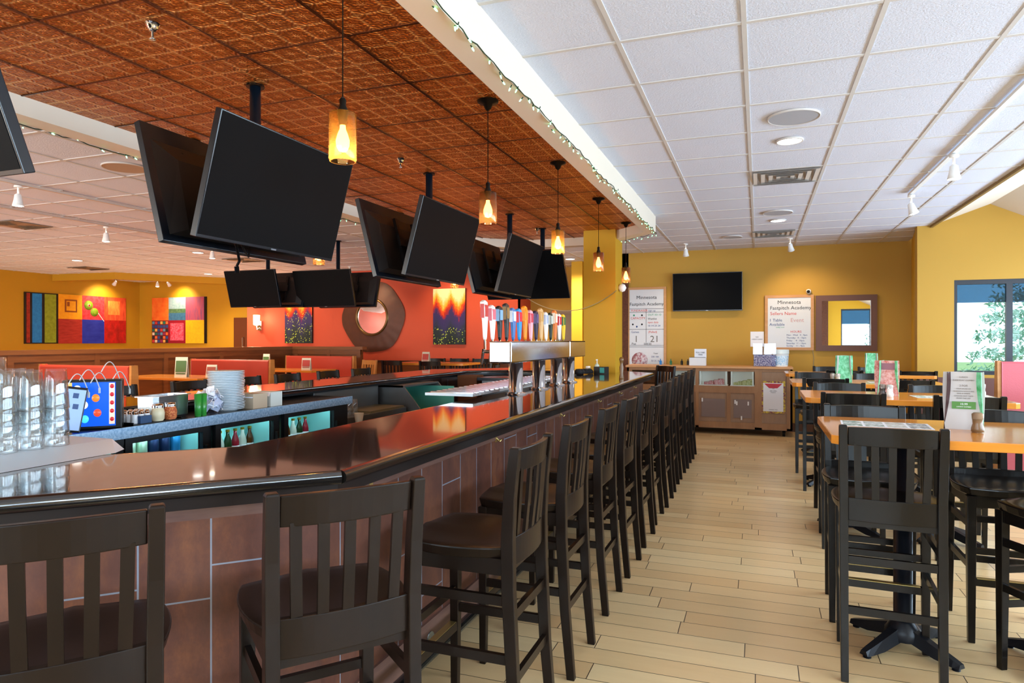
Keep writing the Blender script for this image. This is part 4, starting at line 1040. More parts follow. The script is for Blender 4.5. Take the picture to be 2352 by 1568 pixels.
table_tent(1.35, 9.6, 1.07, 0, .15, .26, [(MGRN, 0), (MPAP, R(120)), (MPAP, R(-120))], 'folded menu tent on the high table closest to the display case')
jb = [(.021, 0), (.026, .004), (.026, .02), (.02, .04), (.022, .065), (.001, .066)]; jl = [(.023, .062), (.024, .085), (.016, .092), (.001, .093)]
for (x_, y_, c_, c2, lb) in ((.955, 3.66, '7a5a3a', 'a08468', 'square glass shaker of brown spice before the white menu tent'), (.93, 5.72, 'e4e2de', 'c8c4c0', 'white salt shaker before the red photo menu'),
                             (.885, 5.74, '3c3430', '8a8078', 'dark pepper shaker beside the white salt shaker'), (.70, 7.42, '8c8478', 'b8b0a8', 'glass shaker before the mint green menu'), (.745, 7.4, 'b8ac98', 'c8c0b8', 'pale shaker beside the mint green menu'), (1.62, 6.1, 'c8c8cc', 'dddddd', 'small glass shaker on the window end of the second table')):
    jar_thing('spice_shaker', x_, y_, 1.07, lb, 'shaker', jb, M('sh_' + c_, c_, .3), jl, M('shl_' + c2, c2, .3, metal=.6))
for (x_, y_, rz, lb) in ((.60, 3.82, R(-4), 'paper place mat printed with green and white adverts on the first high table'), (1.30, 5.8, R(3), 'paper place mat on the window end of the second high table'), (1.25, 7.6, 0, 'paper place mat on the third high table')):
    t = thing('place_mat', lb, 'place mat', (x_, y_, 1.0705), rz)
    B(-.2, -.12, 0, .2, .12, .001).build('paper', PAPER, t)
    for k in range(8):
        a = -.19 + (k % 4) * .097; b = -.11 + (k // 4) * .115
        B(a, b, .001, a + .085, b + .1, .0015).build('advert', M('advert_%d' % (k % 4), ('3c6b4a', '7a8a80', 'a8a090', '4a4a50')[k % 4], .6, noise=((40, 40, 40), .1, 'd8d8d4')), t)

# ================================================================== DISPLAY CASE AND WALL
CX0, CX1, CYF, CYB = -2.05, .49, 11.1, 11.7
case = thing('display_case', 'weathered oak serving case with glass bins and panelled front on casters', 'display case', (-.78, 11.4, 0)); CO = (-.78, 11.4, 0)
MB().box(CX0 - .02, CYF - .05, 1.045, CX1 + .01, CYB, 1.08).build('countertop', LIGHTWOOD, case, shift=CO, bevel=.006)
mb = MB()
st = [(CX0, CX0 + .08), (-1.43, -1.36), (-.95, -.90), (-.055, .05), (.41, CX1)]
for a, b in st: mb.box(a, CYF, .1, b, CYF + .05, 1.045)
mb.box(CX0 + .01, CYF + .003, .105, CX1 - .01, CYF + .045, .2).box(CX0 + .01, CYF + .003, .66, .04, CYF + .045, .77).box(CX0 + .01, CYF + .003, 1.0, CX1 - .01, CYF + .045, 1.044)
mb.box(CX0, CYF, .1, CX0 + .03, CYB, 1.045).box(CX1 - .03, CYF, .1, CX1, CYB, 1.045).box(CX0, CYB - .03, .1, CX1, CYB, 1.045).box(CX0, CYF, .1, CX1, CYB, .13).box(CX0, CYF + .04, .74, CX1, CYB, .76)
mb.build('case_frame', CASEWOOD, case, shift=CO)
mb = MB()
for a, b in ((CX0 + .08, -1.43), (-1.36, -.95), (-.90, -.055)): mb.box(a, CYF + .025, .2, b, CYF + .035, .66)
mb.box(.05, CYF + .02, .2, .41, CYF + .03, 1.0)
mb.build('recessed_panel', M('panel_oak', '8a6a52', .55, noise=((7, 7, 2), .28, 'a58468')), case, shift=CO)
for a in (-.44,): MB().box(a - .03, CYF + .005, .2, a + .03, CYF + .03, .66).build('door_stile', CASEWOOD, case, shift=CO)
for a, b in ((-.86, -.50), (-.37, -.1)):
    p_ = MB().box(a, CYF + .012, .27, b, CYF + .024, .56).build('panel_sheet', M('panel_greyed', '7f6c66', .5), case, shift=CO)
for (a, z_) in ((-.845, .54), (-.345, .52), (-.32, .5), (-.15, .5), (-.25, .27)): MB().box(a - .01, CYF + .008, z_ - .03, a + .01, CYF + .012, z_ + .03).build('tape_piece', WHITE, case, shift=CO)
for a, b in ((-1.36, -.95), (-.90, -.46), (-.42, -.06)):
    MB().box(a + .005, CYF + .01, .775, b - .005, CYF + .014, 1.0).build('bin_glass', PANE, case, shift=CO)
    MB().box(a + .01, CYF + .02, .765, a + .03, CYF + .3, 1.0).box(b - .03, CYF + .02, .765, b - .01, CYF + .3, 1.0).box(a + .01, CYF + .3, .765, b - .01, CYF + .31, 1.0).box(a, CYF + .02, .762, b, CYF + .3, .78).build('bin', M('bin_white_glow', 'd8d4c8', .5, emit=.12), case, shift=CO)  # faint emission added to brighten the bin walls, no lamp inside
for xx in (CX0 + .12, CX1 - .12): MB().cyl((xx - .02, CYF + .1, .05), (xx + .02, CYF + .1, .05), .05, .05, 14).box(xx - .025, CYF + .07, .06, xx + .025, CYF + .13, .1).build('caster', BLACK, case, shift=CO)
for k, (c1, a, n_) in enumerate((('c03a3a', -.85, 4), ('cfc690', -.38, 4), ('3a4a6a', -1.3, 4))):
    nm = ('red', 'yellow-green', 'dark blue')[k]
    for i in range(n_):
        q = (a + .08 + i * .07 if k != 1 else a + .06 + i * .065, CYF + .09 + .02 * (i % 2), .782 + .0)
        tag(CB((0, 0, .022 + .008 * i), (.085, .12, .044 + .016 * i), rz=rnd.uniform(-.3, .3)).build('snack_packet', M('pk_' + c1, c1, .4, noise=((50, 50, 50), .15, ('e8c8c0', '8a9048', 'c8c8d0')[k])), None, q, bevel=.008), f'{NUM[i]} {nm} snack packet behind the glass of the oak serving case', 'packet', f'{nm} packets in the serving case')
t = thing('notice_sheet', 'white notice with a red header and patterned coloured border on the oak case', 'notice', (.215, CYF + .008, .36))
MB().box(-.175, 0, 0, .175, .008, .50).build('border', M('floral_border', '7a2a50', .6, noise=((28, 28, 28), .08, 'd8c040')), t)
MB().box(-.145, -.002, .03, .145, 0, .47).build('paper', PAPER, t)
MB().add([(-.13, -.0035, .46), (.13, -.0035, .46), (.06, -.0035, .39), (-.06, -.0035, .39)], [(0, 1, 2, 3)]).build('red_header', M('hdr_red', 'c43a48', .6), t)
for zz, ww in ((.375, .03), (.34, .09), (.315, .05), (.05, .10)): textmesh(('X' * 0) + {'0.375': 'WE', '0.34': 'ARE OPEN', '0.315': 'TODAY', '0.05': 'THANK YOU'}[str(zz)], .022, INK, t, (0, -.003, zz))
# whiteboards
def whiteboard(x0, x1, z0, z1, label, fr=.045):
    t = thing('whiteboard', label, 'whiteboard', ((x0 + x1) / 2, YW - .015, z0))
    a, h_ = (x1 - x0) / 2, z1 - z0
    MB().box(-a, -.02, 0, a, .012, fr).box(-a, -.02, h_ - fr, a, .012, h_).box(-a, -.02, fr, -a + fr, .012, h_ - fr).box(a - fr, -.02, fr, a, .012, h_ - fr).build('frame', LIGHTWOOD, t)
    B(-a + fr, -.008, fr, a - fr, .01, h_ - fr).build('board', M('board_white', 'd6d8dc', .35), t)
    return t, a - fr, h_
wb, a, h_ = whiteboard(.10, .84, 1.33, 2.23, 'framed whiteboard with handwritten hours beside the framed mirror')
YT = -.0095
for txt, sz, xx, zz, m_, al in (('Minnesota', .085, 0, .755, INK, 'CENTER'), ('Fastpitch Academy', .082, .02, .665, INK, 'CENTER'), ('Sellers Name', .075, -.29, .575, REDINK, 'LEFT'), ('1 Table', .065, -.3, .47, BLUEINK, 'LEFT'), ('Available', .065, -.3, .40, BLUEINK, 'LEFT'),
                                ('Event', .09, .02, .46, M('faded_red', 'c89a9a', .7), 'LEFT'), ('today now', .03, -.2, .365, GREENINK, 'LEFT'), ('HOURS', .05, .02, .285, REDINK, 'LEFT'), ('Mon - Wed   4 - 9pm', .036, -.04, .235, BLUEINK, 'LEFT'), ('Thursday   4 - 10pm', .036, -.04, .19, BLUEINK, 'LEFT'),
                                ('Friday     4 - 10pm', .036, -.04, .145, BLUEINK, 'LEFT'), ('Saturday  11 - 10pm', .036, -.04, .10, BLUEINK, 'LEFT'), ('Sunday    11 - 9pm', .036, -.04, .06, BLUEINK, 'LEFT')):
    textmesh(txt, sz, m_, wb, (xx, YT, zz), align=al)
wb, a, h_ = whiteboard(-2.18, -1.50, 1.0, 2.42, 'tall framed whiteboard with ruled rows of writing behind the bar column', .04)
for zz in (.12 + .25, 1.04, .98, .68, .40): MB().box(-.3, YT, zz, .3, YT + .001, zz + .006).build('ruled_line', INK, wb)
MB().box(-.01, YT, .45, -.004, YT + .001, 1.04).build('ruled_line', INK, wb)
for txt, sz, xx, zz, m_, al in (('Minnesota', .085, 0, 1.215, INK, 'CENTER'), ('Fastpitch Academy', .078, 0, 1.10, INK, 'CENTER'), ('FUNDRAISER', .05, -.27, .995, REDINK, 'LEFT'), ('sign up', .045, .03, .995, BLUEINK, 'LEFT'), ('OUT 50 10', .05, .02, .92, GREENINK, 'LEFT'),
                                ('CAPACITY', .055, -.28, .86, REDINK, 'LEFT'), ('Waitlist', .05, .02, .85, INK, 'LEFT'), ('open daily', .045, .02, .79, REDINK, 'LEFT'), ('10 14 20 24', .045, .02, .73, BLUEINK, 'LEFT'), ('Games', .05, -.27, .62, BLUEINK, 'LEFT'), ('(Pulled)', .05, .03, .62, REDINK, 'LEFT'),
                                ('1', .16, -.18, .46, GT, 'CENTER'), ('21', .16, .14, .46, GT, 'CENTER'), ('Pot', .055, -.26, .41, INK, 'LEFT'), ('500.00', .05, -.05, .41, INK, 'LEFT'), ('Total', .035, .12, .25, INK, 'LEFT'), ('200 100', .04, .08, .19, BLUEINK, 'LEFT'), ('50 25 10', .04, .08, .12, BLUEINK, 'LEFT')):
    textmesh(txt, sz, m_, wb, (xx, YT, zz), align=al)
for xx, zz, m_ in ((-.22, .93, GREENINK), (-.08, .93, INK), (-.24, .77, INK), (-.08, .77, INK), (-.17, .73, BLUEINK)): MB().lathe([(.001, YT), (.016, YT), (.016, YT + .001)], (xx, 0, zz), 10, 'y').build('magnet_dot', m_, wb)
MB().lathe([(.001, YT), (.14, YT), (.14, YT + .0005)], (-.12, 0, .14), 24, 'y').build('doodle', M('doodle_rose', 'a86a74', .8, noise=((24, 24, 24), .06, 'd8ccd0')), wb)
# framed mirror
t = thing('framed_mirror', 'wall mirror in a flat mauve-brown frame on the mustard wall', 'mirror', (1.305, YW - .02, 1.32))
FM = M('frame_mauve_brown', '6b4638', .45)
MB().box(-.44, -.03, 0, .44, .018, .09).box(-.44, -.03, .80, .44, .018, .89).box(-.44, -.03, .09, -.35, .018, .80).box(.35, -.03, .09, .44, .018, .80).build('frame', FM, t)
B(-.35, -.004, .09, .35, .0, .80).build('mirror_glass', MIRROR, t)
t = thing('paper_sign', 'small white paper sign taped beside the whiteboard with hours', 'sign', (-.02, YW - .004, 1.385))
B(-.105, 0, 0, .105, .002, .25).build('paper', PAPER, t); textmesh('NO', .03, GT, t, (0, -.002, .15)); textmesh('CREDIT CARDS', .024, GT, t, (0, -.002, .115))
t = thing('security_camera', 'small white and black security camera above the whiteboard with hours', 'camera', (.76, YW - .05, 2.28))
MB().lathe([(.001, -.04), (.03, -.03), (.04, 0), (.03, .03), (.001, .04)], seg=16).box(-.012, 0, -.015, .012, .05, .015).build('shell', WHITE, t); MB().lathe([(.001, -.045), (.022, -.043), (.026, -.03)], (-.005, 0, -.005), 14, 'y').build('lens', BLACK, t)
tag(MB().tube([(.79, YW - .01, 2.26), (.82, YW - .008, 1.9), (.80, YW - .008, 1.5), (.84, YW - .01, 1.2), (.82, YW - .01, .9)], .005, 5).build('camera_cable', M('cable_ivory', 'cfc39a', .6), None), 'thin pale cable running down from the security camera', 'cable')
# on the case
ZC = 1.08
t = thing('sign_box', 'white countertop box with a white sign standing in it', 'box', (-.93, 11.3, ZC))
MB().box(-.13, -.08, 0, .13, .08, .13).build('box_body', M('box_white', 'dcdcdc', .5), t, bevel=.006); B(-.12, -.07, .13, .12, .07, .135).build('box_slot', BLACK, t)
B(-.06, .082, .0, .13, .088, .27).build('sign', PAPER, t); textmesh('PULL TABS', .03, INK, t, (.035, .08, .2)); textmesh('HERE', .03, INK, t, (.035, .08, .165))
t = thing('acrylic_tub', 'clear acrylic tub full of blue and white paper tickets', 'tub', (.09, 11.35, ZC))
MB().box(-.17, -.1, 0, .17, -.095, .3).box(-.17, .095, 0, .17, .1, .36).box(-.17, -.1, 0, -.165, .1, .3).box(.165, -.1, 0, .17, .1, .3).build('tub_walls', ACRY, t)
MB().box(-.16, -.09, .005, .16, .09, .18).build('tickets', M('tickets', 'c8cce0', .8, noise=((45, 45, 45), .06, '4a5a98')), t)
t = thing('plastic_bucket', 'white plastic bucket with a lid and blue label on the oak case', 'bucket', (.33, 11.4, ZC))
MB().lathe([(.105, 0), (.12, .2), (.001, .2)], seg=24).build('bucket_body', WHITE, t); MB().lathe([(.125, .2), (.125, .26), (.118, .265), (.001, .265)], seg=24).build('lid', M('bucket_lid', 'c8d8e0', .4), t)
MB().lathe([(.1085, .02), (.1195, .17)], seg=24, cap=False).build('label_band', M('band_blue', '9fc8e4', .5, noise=((50, 50, 50), .08, 'e8f0f4')), t)
for i, (x_, c_, nm) in enumerate(((-1.55, '2a7ac0', 'blue'), (-1.38, '2a6a4a', 'green'), (-1.2, '1a1a1c', 'black'), (-1.1, '2a2a30', 'dark grey'))):
    tag(MB().lathe([(.02, 0), (.022, .06), (.01, .07), (.006, .1), (.001, .1)], seg=12).build('marker_bottle', M('mk_' + c_, c_, .4), None, (x_, 11.45, ZC)), f'{nm} dabber bottle standing on the oak serving case', 'bottle')

# ================================================================== WINDOW BOOTHS (east bay)
def booth_bench(x0, x1, y, z1, facing, label, vin, grp, th=.09, wood=LIGHTWOOD, seat=True):
    """high-backed booth bench, back panel at y, seat toward facing*y"""
    t = thing('booth_bench', label, 'booth', ((x0 + x1) / 2, y, 0), group=grp); a = (x1 - x0) / 2; f_ = facing
    ya, yb = sorted((-th * f_, 0))
    mb = MB()
    for s in (-1, 1):
        xx = s * a; e = .035
        q = [(0, 0), (-th * 1.15, 0), (-th * .75, z1), (.02, z1), (.06, .5), (.5, .42), (.5, 0)]
        q = [(p[0] * f_, p[1]) for p in q]; m = len(q)
        vs = [(xx - (e if s > 0 else 0), p[0], p[1]) for p in q] + [(xx + (0 if s > 0 else e), p[0], p[1]) for p in q]
        MB().add(vs, [tuple(range(m)), tuple(range(2 * m - 1, m - 1, -1))] + [(i, (i + 1) % m, m + (i + 1) % m, m + i) for i in range(m)]).build('end_panel', wood, t)
    for (d0, d1, nm) in ((-th, -th * .35, 'outer_upholstery'), (-th * .35, .05, 'back_cushion')):
        pr = [(d0 * f_, .05 if nm[0] == 'o' else .45), (d1 * f_, .05 if nm[0] == 'o' else .45), (d1 * f_ * .9, z1 - .03), (((d0 + d1) / 2) * f_, z1 - .005), (d0 * f_ * .9, z1 - .03)]
        m = 5; vs = [(-a + .036, p[0], p[1]) for p in pr] + [(a - .036, p[0], p[1]) for p in pr]
        MB().add(vs, [tuple(range(m)), tuple(range(2 * m - 1, m - 1, -1))] + [(i, (i + 1) % m, m + (i + 1) % m, m + i) for i in range(m)]).build(nm, vin, t, bevel=.008)
    if seat:
        y0_, y1_ = sorted((.06 * f_, .5 * f_)); B(-a + .036, y0_, .30, a - .036, y1_, .44).build('seat_cushion', vin, t, bevel=.02)
        B(-a + .036, min(0, .42 * f_), 0, a - .036, max(0, .42 * f_), .30).build('plinth', wood, t)
    return t
BGW = 'rose booth benches under the windows'
booth_bench(2.44, 4.2, 8.72, 1.27, 1, 'rose pink high-backed booth bench with honey wood end beside the window', VINYLP, BGW)
booth_bench(2.60, 4.2, 6.55, 1.10, -1, 'low rose booth bench in the window bay, cut by the frame', VINYLP, BGW) if False else None
t = thing('booth_table', 'pale booth table with a thin edge in the window bay', 'table', (3.4, 7.6, 0))
MB().prism([(-.8, -.36), (.8, -.36), (.8, .36), (-.8, .36), (-.9, 0)], .97, 1.0).build('tabletop', M('pale_top', 'c8a888', .3), t); MB().cyl((0, 0, 0), (0, 0, .97), .04, .04, 16).lathe([(.28, 0), (.26, .03), (.05, .06)], seg=24).build('pedestal', IRON, t)

# ================================================================== DINING ROOM TO THE WEST
# wooden partition behind the booths
struct(MB().box(-9.26, -1, 0, -9.18, 11.64, 1.30).box(-9.26, 11.56, 0, -7.5, 11.64, 1.30).build('partition_booths', BOOTHWOOD))
struct(MB().box(-9.30, -1, 1.30, -9.14, 11.68, 1.36).box(-9.30, 11.52, 1.30, -7.44, 11.68, 1.36).build('trim_8', M('partition_cap', '7a4a28', .3, noise=((2, 2, 20), .25, '8f5a34'))))
mb = MB()
for k in range(9): mb.box(-9.18, 1.0 + k * 1.22, .0, -9.155, 1.08 + k * 1.22, 1.30)
mb.box(-9.18, -1, 1.2, -9.16, 11.6, 1.30)
for xx in (-9.1, -8.3, -7.58): mb.box(xx, 11.535, 0, xx + .08, 11.56, 1.30)
mb.box(-9.2, 11.54, 1.2, -7.5, 11.56, 1.3)
struct(mb.build('trim_9', M('partition_stile', '6a3c1e', .35, noise=((2, 2, 22), .25, '85502b'))))
BRG = 'red booth benches along the wooden partition'
ORW = M('booth_end_orange', 'b87432', .35, noise=((3, 3, 20), .25, 'cc8a48'))
booth_bench(-8.62, -7.02, 5.98, 1.19, 1, 'red booth bench behind the game machine, first along the partition', VINYLR, BRG, wood=ORW)
booth_bench(-8.72, -7.10, 8.5, 1.19, 1, 'red booth bench behind the plate stack, second along the partition', VINYLR, BRG, wood=ORW)
booth_bench(-8.80, -7.22, 10.95, 1.19, 1, 'red booth bench at the partition corner, third along it', VINYLR, BRG, wood=ORW)
for (yy, lb) in ((7.35, 'orange booth table between the first and second red benches'), (9.8, 'orange booth table between the second and third red benches'), (4.9, 'orange booth table before the first red bench')):
    t = thing('booth_table', lb, 'table', (-7.85, yy, 0), group='orange booth tables')
    B(-.75, -.36, .94, .75, .36, .975).build('tabletop', WOOD_OR, t, bevel=.004); MB().cyl((0, 0, .02), (0, 0, .94), .04, .04, 12).lathe([(.28, 0), (.26, .02), (.05, .04)], seg=20).build('pedestal', IRON, t)
def tent_small(x, y, z, w_, h_, col_, label, front):
    t = thing('table_card', label, 'menu', (x, y, z), R(rnd.uniform(-12, 12)), 'small cards standing on booth tables')
    MB().add([(-w_ / 2, -.03, 0), (w_ / 2, -.03, 0), (w_ / 2, 0, h_), (-w_ / 2, 0, h_), (-w_ / 2, .03, 0), (w_ / 2, .03, 0), (-w_ / 2, .003, h_), (w_ / 2, .003, h_)], [(0, 1, 2, 3), (4, 6, 7, 5), (3, 2, 7, 6)]).build('card', M('card_cream', 'd0cbb4', .6), t)
    B(-w_ * .38, -.032, h_ * .15, w_ * .38, -.026, h_ * .2).build('card_line', M('card_' + col_, col_, .6), t)
    MB().add([(-w_ * .42, -.0285, h_ * .25), (w_ * .42, -.0285, h_ * .25), (w_ * .42, -.0115, h_ * .82), (-w_ * .42, -.0115, h_ * .82)], [(0, 1, 2, 3)]).build('card_picture', M('card_' + col_, col_, .6, noise=((50, 50, 50), .1, 'e0e0d0')), t)
    t2 = t; return t
tent_small(-7.65, 7.25, .975, .19, .28, '4a6a3a', 'green framed card standing above the end of the first red bench', 1)
tent_small(-7.3, 7.45, .975, .17, .17, '9a4a3a', 'reddish menu card standing before the second red bench', 1)
tent_small(-8.3, 9.75, .975, .17, .27, '4a6a3a', 'green framed card standing above the end of the second red bench', 1)
tent_small(-7.55, 9.9, .975, .17, .2, 'b04038', 'red menu card on the booth table before the third red bench', 1)
tent_small(-5.9, 11.3, 1.07, .17, .2, 'c04a40', 'small red menu card on the high table under the flame forest canvas', 1)
tag(B(-.12, -.06, 0, .12, .06, .1).build('card_box', M('green_box', '3a4a22', .6), None, (-9.22, 5.9 - 3.2, 1.362)), 'green and white card box lying on the partition cap', 'box')
# high tables before the red wall
def small_table(x0, x1, y0, y1, z, label):
    t = thing('dining_table', label, 'table', ((x0 + x1) / 2, (y0 + y1) / 2, 0), group='tables before the red wall'); a, b = (x1 - x0) / 2, (y1 - y0) / 2
    B(-a, -b, z - .04, a, b, z).build('tabletop', WOOD_OR, t); MB().cyl((0, 0, .02), (0, 0, z - .04), .04, .04, 12).lathe([(.28, 0), (.26, .02), (.05, .04)], seg=20).build('pedestal', IRON, t)
small_table(-6.45, -5.0, 11.0, 11.8, 1.07, 'orange high table under the flame forest canvas')
RW = 'black stools before the red wall'
for i, (x_, y_, rz) in enumerate(((-6.25, 10.85, 0), (-5.45, 10.8, 0), (-6.2, 12.1, PI), (-5.7, 12.15, PI), (-5.2, 12.15, PI), (-4.75, 11.4, PI / 2))):
    dup(b0, (x_, y_, 0), rz, f'black stool at the table under the flame forest canvas, ' + ('bar side by the mirror', 'bar side by the taps', 'wall side by the mirror', 'wall side in the middle', 'wall side by the corner', 'turned at the table end')[i], RW)
s2 = make_stool('honey coloured wooden chair below the sunburst mirror', ORW, 'chairs below the sunburst mirror', False, (-6.9, 10.6, 0), R(160))

# ---- wall art
def canvas(c, w_, h_, rz, label):
    t = thing('wall_painting', label, 'painting', c, rz); return t
def forest(name, seed, dots):
    f = NT(name, rough=.6, spec=.2)
    x, y, z = f.sep(f.tc)          # local: x across, z 0..h
    zz = f.math('DIVIDE', z, 1.18)
    q = f.comb(f.math('MULTIPLY', x, 1), 0, f.math('MULTIPLY', z, .8))
    n1 = f.noise(f.vmul(q, (9, 1, 7)), 1 + seed * .01, 8, .75)
    tri = f.math('ABSOLUTE', f.math('SUBTRACT', f.math('FRACT', f.math('ADD', f.math('MULTIPLY', x, 2.9), seed * .37)), .5))
    v = f.math('ADD', zz, f.math('ADD', f.math('MULTIPLY', f.math('SUBTRACT', n1, .5), .42), f.math('MULTIPLY', tri, .42)))
    c = f.ramp(f.math('MULTIPLY', v, .93), [(.0, '1c2620'), (.28, '2a3236'), (.44, '34305a'), (.58, '3d2f62'), (.66, 'b02a1e'), (.73, 'e8581c'), (.81, 'f7b23a'), (.92, 'f3dca8')])
    vo = f.nt.nodes.new('ShaderNodeTexVoronoi'); vo.inputs['Scale'].default_value = 30; f.nt.links.new(q, vo.inputs[0])
    band = f.math('MULTIPLY', f.math('LESS_THAN', vo.outputs[0], .28), f.math('LESS_THAN', f.math('ADD', zz, f.math('MULTIPLY', n1, .25)), dots))
    sp_ = f.math('GREATER_THAN', f.noise(q, 11, 2), .47)
    f.col(f.mix(f.math('MULTIPLY', band, sp_), c, 'c4d84a')); return f.m
F1 = forest('flame_forest', 1, .42); F2 = forest('blue_forest', 2, .72)
for x0, x1, z0, z1, m_, lb in ((-6.49, -5.74, 1.40, 2.58, F1, 'tall canvas of a forest in flames over green meadow dots'), (-10.33, -9.57, 1.42, 2.60, F2, 'tall canvas of a blue-purple forest speckled with white dots')):
    t = canvas(((x0 + x1) / 2, 12.75, z0), 0, 0, 0, lb); a = (x1 - x0) / 2
    B(-a, -.0, 0, a, .045, z1 - z0).build('stretcher_frame', BLACK, t); B(-a + .002, -.003, .002, a - .002, .0, z1 - z0 - .002).build('painted_canvas', m_, t)
def colm(h1, h2=None, sc_=(14, 14, 14), am=.15): return M('art_' + h1 + (h2 or ''), h1, .55, spec=.3, noise=(sc_, am, h2) if h2 else None)
def patch(t, x0, x1, z0, z1, m_, y=-.003, nm='painted_square'): return B(x0, y - .003, z0, x1, y, z1).build(nm, m_, t)
t = canvas((-15.47, 11.58, 1.41), 0, 0, PI / 2, 'wide painting of bold colour squares with two green olives'); W_, Hh = 2.56, 1.17
B(-W_ / 2, 0, 0, W_ / 2, .03, Hh).build('stretcher_frame', BLACK, t)
l0 = -W_ / 2
q = lambda a, b, c, d, m_, **k: patch(t, l0 + a * W_, l0 + b * W_, c * Hh, d * Hh, m_, **k)
q(.015, .045, .02, .98, colm('a8321e', '7a2418')); q(.065, .15, .02, .98, colm('1e6fb4', '2a86c8')); q(.175, .28, .02, .98, colm('7d8a1e', '93a02a'))
q(.30, .53, .5, 1, colm('f0a81c', 'e8981a')); q(.30, .53, 0, .5, colm('8e1f1a', 'b83a30', (4, 4, 40)))
q(.53, .76, .5, 1, colm('d8242c', 'e0485a')); q(.53, .76, 0, .5, colm('1c2a9a', '2a3ab0', (3, 3, 10))); q(.76, 1, .5, 1, colm('e8603a', 'c03a24', (16, 16, 3))); q(.76, 1, 0, .5, colm('c8201c', '8e1a14', (8, 8, 5)))
q(.80, .93, .62, .92, colm('f09a4a', 'e86a34', (20, 20, 4)), y=-.0065)
q(.36, .48, .64, .90, colm('8e4a1c'), y=-.0065); q(.375, .465, .67, .87, colm('f0a81c', 'e8981a'), y=-.0098); q(.38, .405, .76, .85, colm('8e4a1c'), y=-.013)
for (a, b, rr) in ((.595, .80, .115), (.655, .66, .105)):
    MB().lathe([(.001, -.009), (rr, -.009), (rr, -.006)], (l0 + a * W_, 0, b * Hh), 24, 'y').build('painted_olive', colm('8fb02c', '6f9020'), t)
MB().lathe([(.001, -.0115), (.04, -.0115), (.04, -.009)], (l0 + .60 * W_, 0, .80 * Hh), 18, 'y').build('painted_olive', colm('e8c8a0'), t); MB().lathe([(.001, -.0135), (.024, -.0135), (.024, -.0115)], (l0 + .602 * W_, 0, .80 * Hh), 14, 'y').build('painted_olive', colm('c02a1e'), t)
CB((l0 + .725 * W_, -.008, .56 * Hh), (.012, .004, .26), ry=R(-38)).build('painted_pick', WHITE, t)
t = canvas((-14.12, 13.27, 1.41), 0, 0, 0, 'painting of six colour squares with a small mosaic grid'); W_ = 1.80; Hh = 1.19; l0 = -W_ / 2
B(-W_ / 2, 0, 0, W_ / 2 + .03, .03, Hh).build('stretcher_frame', BLACK, t)
q = lambda a, b, c, d, m_, **k: patch(t, l0 + a * W_, l0 + b * W_, c * Hh, d * Hh, m_, **k)
q(0, .32, .5, 1, colm('e05a1c', 'e87a30', (5, 5, 5))); q(.32, .64, .75, 1, colm('7a9ab0', '9ab4c4')); q(.32, .64, .66, .75, colm('5a7a5a', '3a5a44')); q(.32, .64, .5, .66, colm('2a5a86', '3f6f98')); q(.64, .98, .5, 1, colm('7a4a78', 'c05060', (20, 20, 3)))
q(.32, .64, 0, .5, colm('8e1428')); q(.355, .605, .06, .44, colm('d8243c', 'e8708a', (22, 22, 22), .1), y=-.0065); q(.64, .98, 0, .5, colm('f0b41c', 'e8a41a'))
q(0, .32, 0, .5, colm('6a1a20'))
cc = ['c03a3a', '2a4a86', 'e0a850', '1f6a5a', 'e06a3a', 'd8c8b0', '8a2a50', '2a2a30', '5a8aa8']
for i in range(6):
    for j in range(6):
        q(.008 + i * .052, .05 + i * .052, .015 + j * .081, .075 + j * .081, colm(cc[(i * 5 + j * 7 + i * j) % 9]), y=-.0065, nm='mosaic_square')
# sunburst mirror
t = thing('sunburst_mirror', 'round mirror in a broad wavy brown sunburst frame on the red wall', 'mirror', (-7.98, 12.77, 2.0))
n_ = 120; vs = []
for k, rr in enumerate((.40, .46, .60, .72, .785)):
    for i in range(n_):
        a = 2 * PI * i / n_; w_ = rr + (.018 * math.sin(6 * a + 1) if k == 4 else 0); pl_ = .003 * math.sin(20 * a) * (k / 4) + (-.05 + .012 * k)
        vs.append((w_ * math.cos(a), pl_, w_ * math.sin(a)))
MB().add(vs, [(k * n_ + i, k * n_ + (i + 1) % n_, (k + 1) * n_ + (i + 1) % n_, (k + 1) * n_ + i) for k in range(4) for i in range(n_)], True).build('sunburst_frame', M('sunburst_brown', '4c2a1c', .5, metal=.2, noise=((9, 1, 9), .25, '573020')), t)
MB().lathe([(.36, -.03), (.37, -.07), (.40, -.075), (.425, -.04)], seg=64, axis='y', cap=False).build('inner_rim', M('rim_bronze', '6a5030', .3, metal=.8), t)
MB().lathe([(.365, -.035), (.25, -.04), (.12, -.043), (.001, -.044)], seg=64, axis='y').build('mirror_glass', MIRROR, t)
# wall sconce
t = thing('wall_sconce', 'lit wall sconce with a white glass cylinder on the red wall', 'wall lamp', (-11.05, 12.74, 1.88))
MB().box(-.05, 0, -.16, .05, .06, .06).tube([(0, 0, -.1), (0, -.08, -.14), (0, -.1, -.06)], .012, 8).build('backplate', CHROME, t)
MB().lathe([(.02, -.05), (.07, -.03), (.075, .20), (.07, .20)], (0, -.1, 0), 20).build('glass_shade', M('sconce_glass', (1, .9, .7), .4, emit=6, ecol=(1, .75, .45)), t)
l = bpy.data.lights.new('sconce_light', 'POINT'); l.energy = 25; l.color = (1, .65, .35); l.shadow_soft_size = .08
o = bpy.data.objects.new('sconce_light', l); COL.objects.link(o); o.parent = t; o.location = (0, -.22, .1)

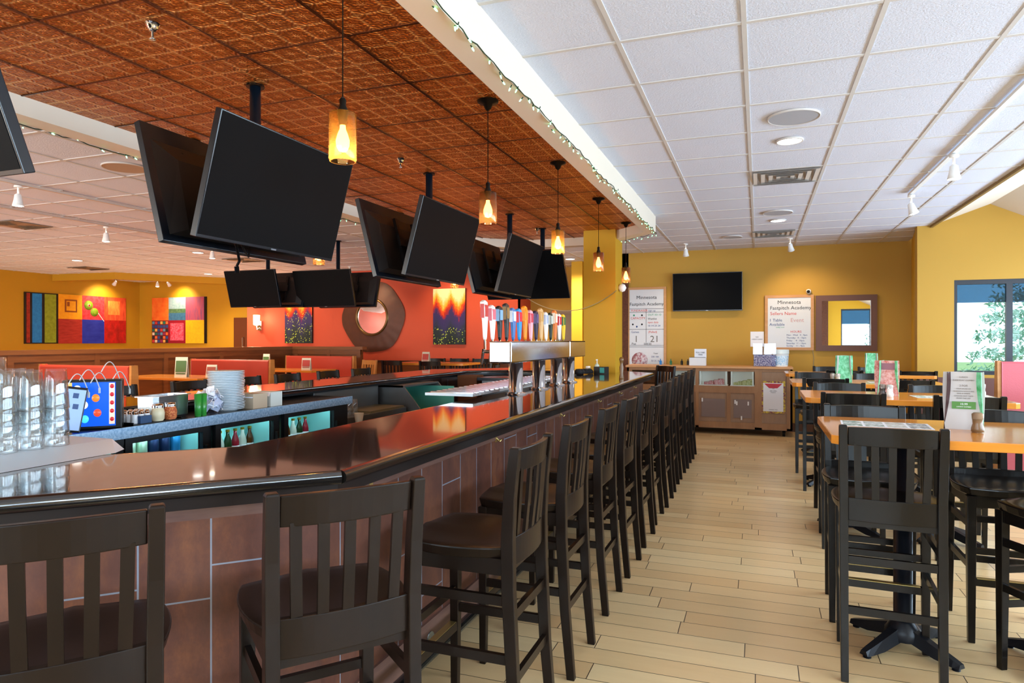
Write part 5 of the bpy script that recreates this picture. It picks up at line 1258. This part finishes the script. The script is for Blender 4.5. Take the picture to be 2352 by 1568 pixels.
# ================================================================== OUTSIDE
struct(B(-40, 10.9 + 3, -.6, 60, 70, -.5).build('ground_outside', M('lawn', '6f8f56', .9, noise=((2, 2, 2), .2, '8fae6e'))))
struct(B(5.2, -30, -.6, 60, 14, -.5).build('ground_street', M('asphalt', '8f9296', .9)))
struct(B(-30, -40, -.6, 5.2, -4.6, -.5).build('ground_front', M('asphalt', '8f9296', .9)))
LEAF = M('spruce_leaf', '6fa890', .7, noise=((2, 2, 2), .2, 'b8dcc8'))
def spruce(x, y, h_, rad, label, n_=2600):
    t = thing('spruce_tree', label, 'tree', (x, y, -.5), group='spruce trees outside the windows'); rr = random.Random(int(x * 10))
    MB().cyl((0, 0, 0), (0, 0, h_), .16, .03, 10).build('trunk', M('bark', '5a4a3c', .9), t)
    mb = MB()
    for i in range(n_):
        k = rr.random(); br_ = int(k * 16) / 16; z = .5 + br_ * (h_ - .6) + rr.uniform(-.05, .12); R_ = rad * (1 - .7 * br_) * math.sqrt(rr.random()); a = rr.choice(range(9)) * 2 * PI / 9 + br_ * 9 + rr.gauss(0, .14)
        c = V(R_ * math.cos(a), R_ * math.sin(a), z - R_ * .18 + rr.gauss(0, .05)); s_ = rr.uniform(.035, .085)
        m_ = Euler((rr.uniform(-1, 1), rr.uniform(-1, 1), rr.uniform(0, 6))).to_matrix()
        mb.add([c + m_ @ V(-s_, 0, 0), c + m_ @ V(0, -s_ * .35, 0), c + m_ @ V(s_, 0, 0), c + m_ @ V(0, s_ * .35, 0)], [(0, 1, 2, 3)])
    mb.build('foliage', LEAF, t)
spruce(6.15, 16.2, 6.5, 2.5, 'big spruce seen through the window beside the rose booth', 30000)
spruce(10.5, 23, 7.5, 2.6, 'farther spruce behind the big one outside the window', 8000)
spruce(6.4, -9.5, 7, 2.6, 'spruce reflected in the framed mirror', 6000)

t = thing('television_cables', 'black cables dangling under the first pair of televisions', 'cables', (-2.66, 2.86, 2.1))
MB().tube([(0, 0, -.02), (.01, .02, -.1), (0, .05, -.17), (-.01, .04, -.2)], .008, 6).tube([(0, .03, -.02), (.02, .07, -.12), (.0, .12, -.14), (-.01, .15, -.04)], .005, 6).tube([(-.01, .04, -.2), (-.01, .045, -.235)], .013, 6).build('cable', BLACK, t)
